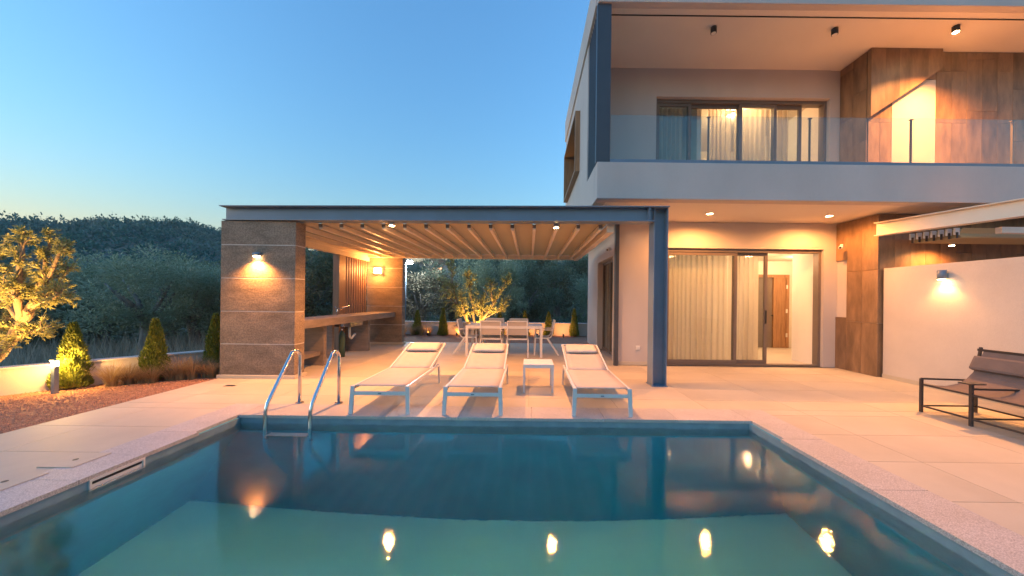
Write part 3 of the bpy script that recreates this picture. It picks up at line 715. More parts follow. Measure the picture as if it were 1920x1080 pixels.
# ------------------------------------------------------------------ right pergola, partly in frame
rp = thing('side_pergola', 'second pergola beam with bunched folding canopy at the right edge', 'pergola', (7.0, 5.6, 2.7))
d0, d1 = Vector((6.72,6.42)), Vector((7.55,3.85))
b_ = part('beam', MB().seg(d0, d1, .012, 2.755, 2.985), M['alu'], rp)
part('top_flange', MB().seg(d0, d1, .17, 2.985, 3.0), M['alu'], rp); part('bottom_flange', MB().seg(d0, d1, .17, 2.74, 2.755), M['alu'], rp)
mb = MB(); mb.box(7.25, 12.0, 6.20, 6.29, 2.60, 2.74, .006); part('end_rail', mb, M['alu'], rp)
for i in range(7):
    y = 6.12-i*.085; x0 = 7.02+(6.42-y)*.32
    mb = MB(); n = 8; pr = []
    for s in range(n+1):
        a = s/n; pr.append((y+.032*math.sin(a*math.pi*2), 2.73-.17*math.sin(a*math.pi)*1.0 - .0*a))
    prev = None
    for s, (yy, zz) in enumerate(pr):
        v = [mb.bm.verts.new((x0, yy-.04+.08*s/n, zz)), mb.bm.verts.new((12, yy-.04+.08*s/n, zz))]
        if prev:
            f = mb.bm.faces.new([prev[0], v[0], v[1], prev[1]]); f.smooth = True
        prev = v
    part('canopy_fold', mb, M['fabric'], rp)
    o = part('slider', MB().box(x0-.09, x0-.01, y-.012, y+.012, 2.62, 2.735), M['white'], rp)
    part('hook', MB().box(x0-.08, x0-.055, y-.03, y-.013, 2.56, 2.66), M['black'], o)
sp = thing('pergola_spot', 'spot lamp under the right pergola rail washing the stone wall', 'lamp', (7.75, 6.1, 2.6))
part('housing', MB().cyl((7.75, 6.08), .04, 2.52, 2.60, 16), M['white'], sp)
part('lens', MB().cyl((7.75, 6.08), .034, 2.514, 2.5195, 16), M['glow'], sp)
light(sp, (7.75, 6.08, 2.49), 22, 'SPOT', WARM, .035, (0, .3, -1), 150, .8)
part('rafter', MB().box(7.6, 12.0, 5.33, 5.41, 2.60, 2.70, .006), M['alu'], rp)

# ------------------------------------------------------------------ loungers
GL = 'white sun loungers by the pool'
def make_lounger():
    t = thing('sun_lounger', 'x', 'sun lounger', (0,0,0), GL)
    sd_ = MB()
    for s in (-1, 1):
        part('side_rail', MB().bar((s*.335,0,.325), (s*.335,1.48,.315), .03, .045, bev=.006), M['white'], t)
        part('leg', MB().bar((s*.352,-.015,.0), (s*.338,0.0,.345), .05, .022, up=(0,1,0), bev=.004), M['white'], t)
        part('leg', MB().bar((s*.345,1.50,.0), (s*.335,1.47,.335), .03, .04, up=(0,1,0), bev=.004), M['white'], t)
        part('back_rail', MB().bar((s*.315,1.05,.338), (s*.315,2.0,.60), .024, .03, bev=.005), M['white'], t)
        part('strut', MB().bar((s*.29,1.62,.48), (s*.29,1.42,.30), .016, .016), M['white'], t)
    part('front_crossbar', MB().bar((-.325,-.004,.255), (.325,-.004,.255), .02, .045, bev=.004), M['white'], t)
    part('rear_crossbar', MB().bar((-.32,1.48,.30), (.32,1.48,.30), .025, .03), M['white'], t)
    part('head_bar', MB().bar((-.327,1.995,.60), (.327,1.995,.60), .024, .03), M['white'], t)
    part('badge', MB().box(-.02, .02, -.0165, -.0142, .248, .262), M['steel'], t)
    def surf(pts, hw, th, nm, mat, sag=0, parent=t):
        mb = MB(); top = []; bot = []
        for (y, z, k_) in pts:
            row = []
            for i in range(7):
                s = -1+2*i/6
                row.append((s*hw, y, z-sag*k_*(1-s*s)))
            top.append([mb.bm.verts.new(p) for p in row]); bot.append([mb.bm.verts.new((p[0],p[1],p[2]-th)) for p in row])
        for a, b, fl in ((top, None, 0), (bot, None, 1)):
            for r0, r1 in zip(a, a[1:]):
                for i in range(6):
                    f = mb.bm.faces.new([r0[i], r0[i+1], r1[i+1], r1[i]]); f.smooth = True
        for r0, r1, q0, q1 in zip(top, top[1:], bot, bot[1:]):
            mb.bm.faces.new([r0[0], r1[0], q1[0], q0[0]]); mb.bm.faces.new([r0[-1], q0[-1], q1[-1], r1[-1]])
        for tr, br in ((top[0], bot[0]), (top[-1], bot[-1])):
            for i in range(6): mb.bm.faces.new([tr[i], br[i], br[i+1], tr[i+1]])
        return part(nm, mb, M[mat], parent)
    surf([(.01+.1*i, .348, math.sin(math.pi*min(1,i/10))) for i in range(11)]+[(1.05,.35,0)], .318, .006, 'seat_sling', 'sling', .012)
    surf([(1.055+.094*i, .352+.0259*i, math.sin(math.pi*i/10)) for i in range(11)], .300, .006, 'back_sling', 'sling', .012)
    # pillow: puffed cushion lying on the back
    mb = MB(); n, m_ = 10, 8; g = [[None]*(m_+1) for _ in range(n+1)]; g2 = [[None]*(m_+1) for _ in range(n+1)]
    ax = Vector((0, .9644, .2657)); nz = Vector((0,-.2657,.9644)); org = Vector((0,1.62,.510))
    for i in range(n+1):
        for j in range(m_+1):
            a, b = -1+2*i/n, -1+2*j/m_
            pf = (max(0,1-a**6)*max(0,1-b**6))**.45
            e = org + Vector((a*.285*(1-.02*abs(b)**3),0,0)) + ax*((b+1)*.17)
            g[i][j] = mb.bm.verts.new(e+nz*(.012+.036*pf)); g2[i][j] = mb.bm.verts.new(e+nz*.012) if 0 < i < n and 0 < j < m_ else g[i][j]
    for gg in (g, g2):
        for i in range(n):
            for j in range(m_):
                vs = [gg[i][j], gg[i+1][j], gg[i+1][j+1], gg[i][j+1]]
                try: f = mb.bm.faces.new(vs); f.smooth = True
                except ValueError: pass
    part('pillow', mb, M['pillow'], t)
    return t
proto = make_lounger()
for i, (x, rz, lab) in enumerate(((-1.84, 0.6, 'white sun lounger nearest the pool handrails'), (-.69, .4, 'white sun lounger in the middle, left of the small side table'), (.915, -.3, 'white sun lounger right of the side table, nearest the steel column'))):
    o = proto if i == 0 else copy_tree(proto)
    o.location = (x, 4.10, .001); o.rotation_euler = (0, 0, R(rz)); o['label'] = lab
# side table
k = thing('side_table', 'small square white side table between two loungers', 'table', (.16, 5.3, 0))
x0, x1, y0, y1 = -.085, .385, 5.08, 5.55
part('top', MB().box(x0, x1, y0, y1, .415, .44, .008), M['white'], k)
for a, b in ((x0, y0), (x1-.03, y0), (x0, y1-.03), (x1-.03, y1-.03)):
    part('leg', MB().box(a+.001, a+.029, b+.001, b+.029, 0.001, .4145), M['white'], k)
for a, b, c, d_ in ((x0+.03, x1-.03, y0+.002, y0+.02), (x0+.03, x1-.03, y1-.02, y1-.002)):
    part('apron', MB().box(a, b, c, d_, .385, .4145), M['white'], k)

# ------------------------------------------------------------------ dining set
k = thing('dining_table', 'long white outdoor dining table under the pergola', 'table', (-.6, 8.6, 0))
tx0, tx1, ty0, ty1 = -1.57, .33, 8.15, 9.05
part('frame', MB().box(tx0, tx1, ty0, ty0+.05, .70, .77).box(tx0, tx1, ty1-.05, ty1, .70, .77).box(tx0, tx0+.05, ty0+.05, ty1-.05, .70, .77).box(tx1-.05, tx1, ty0+.05, ty1-.05, .70, .77), M['white'], k)
for i in range(14):
    a = tx0+.055+i*(tx1-tx0-.11)/14
    part('slat', MB().box(a+.003, a+(tx1-tx0-.11)/14-.003, ty0+.052, ty1-.052, .745, .768), M['white'], k)
for a, b in ((tx0, ty0), (tx1-.06, ty0), (tx0, ty1-.06), (tx1-.06, ty1-.06)):
    part('leg', MB().box(a+.001, a+.059, b+.001, b+.059, .001, .6995), M['white'], k)
def make_chair():
    t = thing('dining_chair', 'x', 'chair', (0,0,0), 'white sling dining chairs')
    for s in (-1, 1):
        part('leg', MB().bar((s*.265,-.40,0), (s*.265,-.10,.44), .028, .04, bev=.004), M['white'], t)
        part('leg', MB().bar((s*.265,.22,0), (s*.265,.19,.645), .028, .035, up=(0,1,0), bev=.004), M['white'], t)
        part('back_post', MB().tube([(s*.245,-.12,.44),(s*.245,-.19,.46),(s*.245,-.225,.52),(s*.245,-.30,.89)], .016, 8), M['white'], t)
        part('armrest', MB().bar((s*.262,.215,.655), (s*.258,-.265,.655), .045, .022, bev=.005), M['white'], t)
        part('seat_rail', MB().bar((s*.25,.2,.445), (s*.25,-.14,.435), .025, .03), M['white'], t)
    part('top_bar', MB().bar((-.245,-.30,.885), (.245,-.30,.885), .025, .03), M['white'], t)
    part('rear_bar', MB().bar((-.25,-.145,.43), (.25,-.145,.43), .025, .03), M['white'], t)
    part('seat', MB().box(-.24, .24, -.14, .2, .448, .456), M['sling'], t)
    part('backrest', MB().ext([(-.23,-.215,.54),(.23,-.215,.54),(.23,-.29,.87),(-.23,-.29,.87)], (0,.006,.001)), M['sling'], t)
    return t
chair = make_chair()
CH = [(-.95, 8.42, 0, 'white dining chair at the near table side, left one'), (-.29, 8.42, 0, 'white dining chair at the near table side, right one'),
      (-.95, 8.85, 180, 'white dining chair at the far table side, left one'), (-.29, 8.85, 180, 'white dining chair at the far table side, right one'),
      (-1.55, 8.72, -90, 'white dining chair at the left end of the dining table'), (.36, 8.72, 90, 'white dining chair at the right end of the dining table')]
for i, (x, y, rz, lab) in enumerate(CH):
    o = chair if i == 0 else copy_tree(chair)
    o.location = (x, y, .001); o.rotation_euler = (0, 0, R(rz)); o['label'] = lab

# ------------------------------------------------------------------ lounge seat on the right
k = thing('garden_sofa', 'dark tubular garden sofa with taupe canvas sling before the white wall', 'sofa', (5.6, 3.8, 0))
SX, BXx = 5.25, 6.03
ly = [4.42, 3.92, 3.45, 2.95]
for i, y in enumerate(ly):
    part('leg', MB().bar((SX,y,0.001), (SX,y,.50 if i in (1,2) else .445), .028, .028, up=(0,1,0)), M['dark_metal'], k)
    part('leg', MB().bar((5.98,y,0.001), (5.98,y,.30 if 0 < i < 3 else .44), .024, .024, up=(0,1,0)), M['dark_metal'], k)
    part('arm_rail', MB().bar((SX,y,.445 if i not in (1,2) else .44), (5.98,y,.43), .022, .022), M['dark_metal'], k)
    part('foot_rail', MB().bar((SX,y,.085), (5.98,y,.085), .018, .018), M['dark_metal'], k)
    part('back_strut', MB().bar((5.97,y-.05,.40), (5.80,y-.08,.10), .016, .016), M['dark_metal'], k)
part('front_rail', MB().bar((SX,4.42,.37), (SX,2.95,.37), .022, .022), M['dark_metal'], k)
part('foot_rail', MB().bar((SX,4.42,.085), (SX,2.95,.085), .02, .02), M['dark_metal'], k)
part('foot_rail', MB().bar((5.98,4.42,.085), (5.98,2.95,.085), .02, .02), M['dark_metal'], k)
part('rear_rail', MB().bar((5.98,4.42,.40), (5.98,2.95,.40), .02, .02), M['dark_metal'], k)
part('back_bar', MB().bar((6.06,4.46,.835), (6.06,2.95,.835), .03, .03), M['dark_metal'], k)
for y in (4.44, 2.97): part('back_post', MB().bar((5.98,y,.40), (6.07,y,.87), .024, .024, up=(0,1,0)), M['dark_metal'], k)
part('arm_pad', MB().box(SX-.09, SX+.10, 3.86, 3.98, .50, .515, .004), M['dark_metal'], k)
prof = [(SX,.385),(5.40,.36),(5.55,.355),(5.70,.385),(5.82,.45),(5.91,.54),(5.98,.66),(6.04,.80),(6.06,.845)]
mb = MB(); prev = None
for x, z in prof:
    v = [mb.bm.verts.new((x,4.40,z)), mb.bm.verts.new((x,3.7,z-.012)), mb.bm.verts.new((x,2.97,z))]
    u_ = [mb.bm.verts.new((p.co.x+.006,p.co.y,p.co.z-.008)) for p in v]
    if prev:
        for q in (0,1):
            for rr_, sgn in ((0,1),(1,1)):
                a, b = prev[rr_], (v, u_)[rr_]
                f = mb.bm.faces.new([a[q], a[q+1], b[q+1], b[q]]); f.smooth = True
    prev = (v, u_)
part('canvas', mb, M['dark_sling'], k)
part('bolster', MB().bar((5.945,4.43,.665), (5.945,2.97,.665), .20, .075, up=(-.91,0,.42), bev=.03), M['dark_sling'], k)

# ------------------------------------------------------------------ low garden walls
gl = thing('low_wall', 'low plaster garden wall with pale coping along the left gravel bed', 'wall', (-7.0, 5.4, 0))
part('wall', MB().seg((-11.0,.55), (-7.6,4.66), .16, -.3, .35).seg((-7.6,4.66), (-6.15,6.40), .16, -.3, .35).box(-6.24, -6.08, 6.42, 13.3, -.3, .35), M['plaster'], gl)
part('coping', MB().seg((-11.0,.55), (-6.15,6.40), .22, .351, .38, .004), M['plaster'], gl)
rw = thing('low_wall', 'low plaster boundary wall at the rear behind the dining table', 'wall', (0, 13.3, 0))
part('wall', MB().box(-6.07, 13, 13.22, 13.4, -.5, .46), M['plaster'], rw)
part('coping', MB().box(-6.07, 13, 13.18, 13.44, .461, .49), M['plaster'], rw)

# ------------------------------------------------------------------ vegetation
def leaf(mb, p, d_, l, wd, rr_, flat=0.0):
    d_ = d_.normalized(); s = d_.cross(Vector((rr_.uniform(-1,1), rr_.uniform(-1,1), rr_.uniform(-1,1)+flat)))
    if s.length < 1e-3: s = Vector((1,0,0))
    s = s.normalized()*wd/2
    return mb.face([p, p+d_*l*.5+s, p+d_*l, p+d_*l*.5-s])
def rv(rr_, z0=-1, z1=1):
    return Vector((rr_.uniform(-1,1), rr_.uniform(-1,1), rr_.uniform(z0,z1)))
def olive_tree(name, label, base, stems, seed, nleaf, leafmat_, bark, lsize=(.05,.013), spread=.34, up=.35, group=None):
    rr_ = random.Random(seed); t = thing(name, label, 'tree', base, group)
    tm = MB(); lm = MB(); twigs = []
    for path, r0, r1 in stems:
        pts = [Vector(p) for p in path]; fine = []
        for a, b in zip(pts, pts[1:]):
            for s in range(4): fine.append(a.lerp(b, s/4)+rv(rr_)*.012)
        fine.append(pts[-1]); n = len(fine)
        tm.tube(fine, [r0+(r1-r0)*i/(n-1) for i in range(n)], 9)
        L_ = sum((b-a).length for a, b in zip(fine, fine[1:]))
        if r1 > .03: continue
        for j in range(int(L_*26)):
            i = rr_.randint(int(n*.22), n-1); p = fine[i]
            main = (fine[min(n-1, i+1)]-fine[max(0, i-1)]).normalized()
            dr = (main*.6+rv(rr_)+Vector((0,0,up))).normalized(); ln = spread*rr_.uniform(.5,1.25)*(1.15-.55*i/n)
            mid = p+dr*ln*.5+rv(rr_)*.03; end = p+dr*ln+Vector((0,0,.04))
            tm.tube([p, mid, end], [.007,.005,.002], 4, cap=False); twigs.append((p, mid, end))
            for q in range(2):
                d2 = (dr+rv(rr_)*.8).normalized(); e2 = mid+d2*ln*.5; twigs.append((mid, mid.lerp(e2,.5), e2))
    for i in range(nleaf):
        a, b, c = rr_.choice(twigs); s = rr_.random()**.7
        p = a.lerp(b, s*2) if s < .5 else b.lerp(c, s*2-1)
        dr = ((c-a).normalized()*.7+rv(rr_)*.9)
        leaf(lm, p, dr, lsize[0]*rr_.uniform(.7,1.3), lsize[1]*rr_.uniform(.8,1.3), rr_)
    part('trunk', tm, bark, t); part('crown', lm, leafmat_, t)
    return t
# olive at the left edge, lit from below
Yo = 4.5
W_ = lambda px, py, dy=0: at_y(px, py, Yo+dy)
stems = [([(-7.75,4.45,-.02), (-7.55,4.47,.28), W_(0,665), W_(40,603)], .075, .055),
         ([W_(40,603), W_(72,560), W_(82,510), W_(95,448)], .055, .012),
         ([W_(72,560), W_(100,545,.1), W_(128,500,.15)], .03, .008),
         ([W_(40,603), W_(30,545,-.15), W_(40,480,-.2), W_(48,446,-.2)], .045, .01),
         ([W_(40,603), W_(5,560,.15), W_(-10,500,.2), W_(5,458,.2)], .04, .01),
         ([W_(10,650), W_(50,625,-.1), W_(90,612,-.15)], .03, .007),
         ([W_(60,575), W_(95,560,-.2), W_(115,545,-.25)], .025, .007),
         ([W_(0,665), W_(-50,600), W_(-70,520), W_(-60,470)], .05, .01),
         ([W_(72,560), W_(110,480,-.1), W_(118,462,-.1)], .025, .007),
         ([W_(0,660), W_(-20,640,.3), W_(20,590,.45), W_(45,520,.5)], .03, .008)]
olive_tree('olive_tree', 'yellow lit olive tree with leaning trunk at the left photo edge', (-7.75,4.45,0), stems, 5, 11500, M['olive'], M['bark'], (.055,.015), .2)
def uplight(x, y, z, aim, power, lab, size=95, color=WARM2):
    k = thing('garden_uplight', lab, 'lamp', (x, y, z), 'garden uplights')
    v = Vector(aim).normalized(); p = Vector((x, y, z+.09))
    part('spike', MB().cyl((x,y), .012, z-.03, z+.06, 8), M['black'], k)
    part('body', MB().tube([p-v*.045, p+v*.045], .034, 14), M['black'], k)
    part('lens', MB().tube([p+v*.0455, p+v*.049], .028, 14), M['glow_soft'], k)
    light(k, p+v*.075, power, 'SPOT', color, .03, v, size, .9)
YEL = (1.0,.52,.13)
uplight(-6.5, 3.2, -.02, (-.25,1.1,1.35), 190, 'small ground spotlight below the olive at the left edge', 52, YEL)
uplight(-7.7, 3.3, -.02, (.4,1.0,1.3), 110, 'small ground spotlight left of the leaning olive trunk', 50, YEL)
# olive behind the dining table
Yo = 12.25
stems = [([W_(893,640), W_(890,622), W_(878,603)], .085, .06), ([W_(893,640), W_(900,612), W_(905,598)], .085, .06),
         ([W_(878,603), W_(858,572), W_(848,535), W_(846,490)], .06, .012),
         ([W_(858,572), W_(838,556,.2), W_(830,530,.2)], .03, .008),
         ([W_(890,615), W_(886,570,.2), W_(880,530,.3), W_(878,512,.3)], .05, .01),
         ([W_(905,598), W_(925,570), W_(940,545), W_(951,522)], .055, .01),
         ([W_(925,570), W_(920,545,-.2), W_(921,528,-.2)], .03, .008),
         ([W_(900,610), W_(905,580,-.3), W_(902,555,-.4)], .035, .008),
         ([W_(878,603), W_(868,580,-.3), W_(865,558,-.4)], .035, .008),
         ([W_(905,598), W_(935,582,.3), W_(948,565,.4)], .03, .008)]
olive_tree('olive_tree', 'branching olive lit from below behind the dining table', (-1.98,12.25,-.02), stems, 9, 11000, M['olive'], M['bark'], (.075,.022), .32)
uplight(-2.0, 11.75, -.02, (0,.2,1), 85, 'ground spotlight at the foot of the rear olive, left', 100, YEL)
uplight(-1.2, 12.0, -.02, (-.15,.1,1), 60, 'ground spotlight at the foot of the rear olive, right', 100, YEL)

# clipped thuja cones
def thuja_mesh(seed, h=1.0, r=.30, n=5200):
    rr_ = random.Random(seed); mb = MB()
    mb.tube([(0,0,.03),(0,0,h*.3),(0,0,h*.9)], [r*.72, r*.62, .02], 12)
    for i in range(n):
        z = h*(rr_.random()**1.25)*.96+.02; a = rr_.random()*6.283
        prof_ = r*(1-(z/h)**1.35)*(.90+.15*math.sin(a*3+z*10+seed)+.11*math.sin(z*24+a*5+seed*2))+.015
        rad = prof_*rr_.uniform(.72, 1.04)
        p = Vector((rad*math.cos(a), rad*math.sin(a), z)); out = Vector((math.cos(a), math.sin(a), .9+.8*rr_.random()))
        leaf(mb, p, out+rv(rr_)*.45, .062*rr_.uniform(.7,1.3), .022, rr_)
    me = mb.mesh(); me.name = 'foliage'; me.materials.append(M['thuja']); return me
tms = [thuja_mesh(s) for s in (1, 2, 3)]
sm = MB(); sm.cyl((0,0), .03, -.03, .1, 8); stem_me = sm.mesh(); stem_me.name = 'stem'; stem_me.materials.append(M['bark'])
def thuja(x, y, h, wsc, lab, i, grp):
    k = thing('thuja', lab, 'shrub', (x, y, -.02), grp)
    inst('foliage', tms[i % 3], k, (x, y, -.02), (0,0,i*1.3), (wsc, wsc, h)); inst('stem', stem_me, k, (x, y, -.02))
G1 = 'thuja cones along the left wall'
thuja(-7.06, 5.12, 1.0, .66, 'bright yellow green thuja cone behind the bollard light', 0, G1)
thuja(-6.42, 5.68, 1.04, .62, 'dark green thuja cone among dry grasses, middle of the left bed', 1, G1)
thuja(-5.88, 6.2, 1.10, .62, 'thuja cone half hidden by the front concrete block', 2, G1)
G2 = 'small thujas along the rear wall'
for i, (px, py, lab) in enumerate(((783,582,'small thuja at the rear wall, nearest the rear concrete block'), (831,578,'small thuja lit from its foot, left of the rear olive'), (937,580,'small thuja right behind the rear olive'), (984,583,'small thuja at the rear wall behind the table, between the chairs'), (1029,585,'small thuja at the rear wall above the right end chair'), (1077,580,'small thuja at the rear wall nearest the house corner'))):
    p_ = at_y(px, py, 13.0 if i != 1 else 12.8)
    thuja(p_.x, p_.y, p_.z+.02, .62, lab, i, G2)
for x, lab in ((-4.85, 'ground light at the rear wall beside the concrete block'), (-3.85, 'ground light between the two left rear thujas'), (-2.75, 'ground light left of the rear olive'), (-.6, 'ground light at the rear wall behind the far chairs'), (.3, 'ground light at the rear wall behind the right end chair'), (1.3, 'ground light at the rear wall nearest the house')):
    uplight(x, 12.55, -.02, (0,.9,.75), 6.5, lab, 165, WARM)
# bollard light
k = thing('bollard_light', 'slim bollard light glowing before the yellow green thuja', 'lamp', (-6.92, 4.83, -.02))
part('post', MB().box(-6.945, -6.895, 4.805, 4.855, -.02, .38), M['steel'], k)
part('diffuser', MB().box(-6.943, -6.897, 4.807, 4.853, .381, .455), M['glow'], k)
part('cap', MB().box(-6.955, -6.885, 4.795, 4.865, .456, .475), M['steel'], k)
light(k, (-6.92, 4.765, .43), 2.5, 'POINT', YEL, .03); light(k, (-6.92, 4.895, .43), 7, 'POINT', YEL, .03)
# dry fountain grasses
def tuft_mesh(seed, n=230, h=.42):
    rr_ = random.Random(seed); mb = MB()
    for i in range(n):
        a = rr_.random()*6.283; r0 = .07*rr_.random(); l = h*rr_.uniform(.6,1.15); lean = rr_.uniform(.15,.95); wd = .0035
        dx, dy = math.cos(a), math.sin(a); s = Vector((-dy, dx, 0))*wd
        p = Vector((dx*r0, dy*r0, 0)); prev = None
        for q in range(5):
            f_ = q/4; c = p+Vector((dx*l*lean*f_**1.8, dy*l*lean*f_**1.8, l*(f_-.28*lean*f_**2.6)))
            v = [mb.bm.verts.new(c-s*(1-.7*f_)), mb.bm.verts.new(c+s*(1-.7*f_))]
            if prev: mb.bm.faces.new([prev[0], prev[1], v[1], v[0]])
            prev = v
    me = mb.mesh(); me.name = 'ornamental_grass'; me.materials.append(M['drygrass']); return me
gms = [tuft_mesh(s) for s in (1,2,3)]
ordn = ['first', 'second', 'third', 'fourth', 'fifth', 'sixth', 'seventh', 'eighth', 'ninth']
for i in range(9):
    s = i/8; x = -6.62+1.02*s+random.uniform(-.03,.03); y = 5.30+.62*s+random.uniform(-.06,.06)
    o = bpy.data.objects.new('ornamental_grass', gms[i%3]); C.objects.link(o); o.location = (x, y, -.02); o.rotation_euler = (0,0,i*1.7); o.scale = (1,1,random.uniform(.7,1.05))
    setp(o, 'dry arching grass tuft before the left wall, %s counted from the bollard' % ordn[i], 'grass', 'dry grass tufts')
for i in range(5):
    x = -4.9+i*.38+random.uniform(-.1,.1); y = 12.75+random.uniform(-.1,.15)
    if i == 4: x = -2.7
    o = bpy.data.objects.new('ornamental_grass', gms[i%3]); C.objects.link(o); o.location = (x, y, -.02); o.scale = (1.1,1.1,1.1)
    setp(o, 'dry grass tuft at the rear wall, %s counted from the concrete block' % ordn[i], 'grass', 'rear dry grass tufts')

# trees outside the plot
def crown_mesh(seed, rx, rz, ncl, per, mat, ls=(.13,.05), name='crown'):
    rr_ = random.Random(seed); mb = MB()
    for c in range(ncl):
        u = rv(rr_).normalized(); s = rr_.uniform(.55, 1.05)
        cen = Vector((u.x*rx*s, u.y*rx*s, u.z*rz*s)); cr = rx*rr_.uniform(.18,.36)
        for i in range(per):
            d_ = rv(rr_).normalized(); p = cen+d_*cr*rr_.random()**.5
            leaf(mb, p, Vector((d_.x, d_.y, d_.z*.5+.15))+rv(rr_)*.5, ls[0]*rr_.uniform(.6,1.4), ls[1]*rr_.uniform(.7,1.3), rr_, 2.0)
    me = mb.mesh(); me.name = name; me.materials.append(mat); return me
CR = {'olive': [crown_mesh(s, 1.45, 1.15, 50, 330, M['olive_dark'], (.095,.03)) for s in (21,22)],
      'dark': [crown_mesh(s, 1.5, 1.5, 52, 320, M['tree_dark'], (.11,.055)) for s in (23,24)],
      'brown': [crown_mesh(25, 1.4, 1.2, 70, 120, M['tree_brown'], (.14,.05))]}
def trunk_mesh(seed):
    rr_ = random.Random(seed); mb = MB()
    b = [Vector((0,0,-.3)), Vector((.05,0,.4)), Vector((.16,.05,.9))]
    mb.tube(b, [.19,.15,.12], 9)
    for i in range(6):
        a = i*1.05+rr_.random(); e = b[2]+Vector((math.cos(a)*.75, math.sin(a)*.75, .8+.4*rr_.random()))
        mb.tube([b[2]-Vector((0,0,.1)), b[2].lerp(e,.5)+rv(rr_)*.08, e], [.08,.05,.02], 7)
    me = mb.mesh(); me.name = 'trunk'; me.materials.append(M['bark_grey']); return me
TR = [trunk_mesh(s) for s in (1,2)]
cnt = 0
def far_tree(px, Y, s, sz, kind, lab, zc=None):
    global cnt
    cnt += 1
    x = at_y(px, 560, Y).x; z = terrain(x, Y); nm = {'olive':'olive_tree','dark':'evergreen_tree','brown':'brown_tree'}[kind]
    k = thing(nm, lab, 'tree', (x, Y, z), 'trees beyond the garden wall')
    inst('trunk', TR[cnt%2], k, (x, Y, z), (0,0,cnt*2.1), (s,s,s*sz)); ms = CR[kind]
    inst('crown', ms[cnt%len(ms)], k, (x+.1*s, Y, z+1.75*s*sz), (0,0,cnt*1.7), (s, s, s*sz))
far_tree(275, 10.3, 1.12, .95, 'olive', 'large grey olive with pale trunk behind the middle thuja of the left wall')
far_tree(370, 11.5, 1.05, .95, 'olive', 'grey olive just left of the front concrete block')
far_tree(190, 12.8, 1.25, .98, 'olive', 'tall grey olive right of the yellow lit olive')
far_tree(85, 12.0, 1.0, .95, 'dark', 'dark tree directly behind the yellow lit olive')
far_tree(5, 14.5, 1.2, .9, 'olive', 'grey olive cut by the left photo edge')
far_tree(445, 14.5, 1.25, .95, 'dark', 'dark tree hidden mostly by the front concrete block')
far_tree(320, 16.5, 1.35, .95, 'dark', 'dark evergreen behind the large grey olive')
far_tree(585, 12.2, 1.15, 1.05, 'dark', 'dark tree seen above the counter beside the concrete block')
far_tree(640, 14.5, 1.3, 1.0, 'brown', 'brownish tree seen above the counter next to the timber post')
far_tree(790, 18.5, 1.2, 1.0, 'brown', 'brownish tree right of the rear concrete block')
far_tree(850, 20, 1.5, 1.0, 'olive', 'grey olive behind the lit rear olive, left')
far_tree(925, 18.5, 1.4, 1.05, 'olive', 'grey olive behind the lit rear olive, right')
far_tree(985, 22, 1.5, 1.0, 'dark', 'dark tree behind the dining table, right of the rear olive')
far_tree(1045, 33.5, 2.3, 1.1, 'dark', 'tall dark evergreen beyond the road near the house corner')
far_tree(1090, 35, 2.4, 1.0, 'olive', 'grey tree beyond the road, nearest the house corner')
far_tree(955, 36, 2.3, 1.1, 'dark', 'tall dark evergreen beyond the road behind the table')
far_tree(1005, 40, 2.2, 1.0, 'brown', 'brownish tree beyond the road, between two evergreens')
far_tree(760, 34, 2.1, 1.0, 'dark', 'dark evergreen beyond the road behind the street lamp')
far_tree(880, 39, 2.3, 1.0, 'dark', 'dark evergreen beyond the road behind the lit rear olive')
far_tree(690, 24, 1.8, 1.1, 'dark', 'dark tree behind the slat screen')
far_tree(1130, 24, 1.6, 1.0, 'olive', 'grey olive hidden mostly by the house side wall')
# field grass and scrub outside
mb = MB(); rr_ = random.Random(41)
for i in range(15000):
    y = 6+13*rr_.random()**1.2; x = -24+18*rr_.random()
    if (x+6.5)*1.74 - (y-6.45)*1.45 > -.3: continue
    z = terrain(x, y); h = rr_.uniform(.12,.55)*(1 if rr_.random() < .85 else 1.6); d_ = Vector((rr_.uniform(-.35,.35), rr_.uniform(-.35,.35), 1))*h
    s = Vector((rr_.uniform(-1,1), rr_.uniform(-1,1), 0)).normalized()*.012
    p = Vector((x, y, z)); mb.face([p-s, p+s, p+d_])
for i in range(6000):
    y = 13.6+14*rr_.random(); x = -9+17*rr_.random(); z = terrain(x, y); h = rr_.uniform(.2,.7)
    d_ = Vector((rr_.uniform(-.35,.35), rr_.uniform(-.35,.35), 1))*h; s = Vector((1,0,0))*.016; p = Vector((x, y, z)); mb.face([p-s, p+s, p+d_])
o = part('field_grass', mb, M['fieldgrass'], None, kind='stuff'); setp(o, 'dry grey green grass on the field beyond the low garden walls', 'grass')
# scrub and pine forest on the slopes
mb = MB(); rr_ = random.Random(51)
def blob(x, y, rad, hh, n, ls, mi=0):
    z = terrain(x, y)
    for i in range(n):
        d_ = rv(rr_, -.2, 1).normalized(); p = Vector((x+d_.x*rad*rr_.uniform(.5,1), y+d_.y*rad*rr_.uniform(.5,1), z+.1+hh*(.15+.85*abs(d_.z))*rr_.uniform(.6,1)))
        leaf(mb, p, d_+rv(rr_)*.7, ls*rr_.uniform(.6,1.3), ls*.55, rr_, 1.5).material_index = mi
for i in range(3600):
    th = R(-68+92*rr_.random()); r = math.sqrt(50**2+(158**2-50**2)*rr_.random())
    big = rr_.random(); s = rr_.uniform(1.0,1.9); blob(r*math.sin(th), r*math.cos(th), s, s*rr_.uniform(1.1,2.2), 34, .75, 1 if math.sin(r*.09+th*11)+math.sin(th*31)*.7+rr_.uniform(-1,1) > .55 else 0)
for i in range(260):
    th = R(-62+85*rr_.random()); r = rr_.uniform(146,158); s = rr_.uniform(.7,2.0); blob(r*math.sin(th), r*math.cos(th), s, s*rr_.uniform(1.5,3.0), 34, .6)
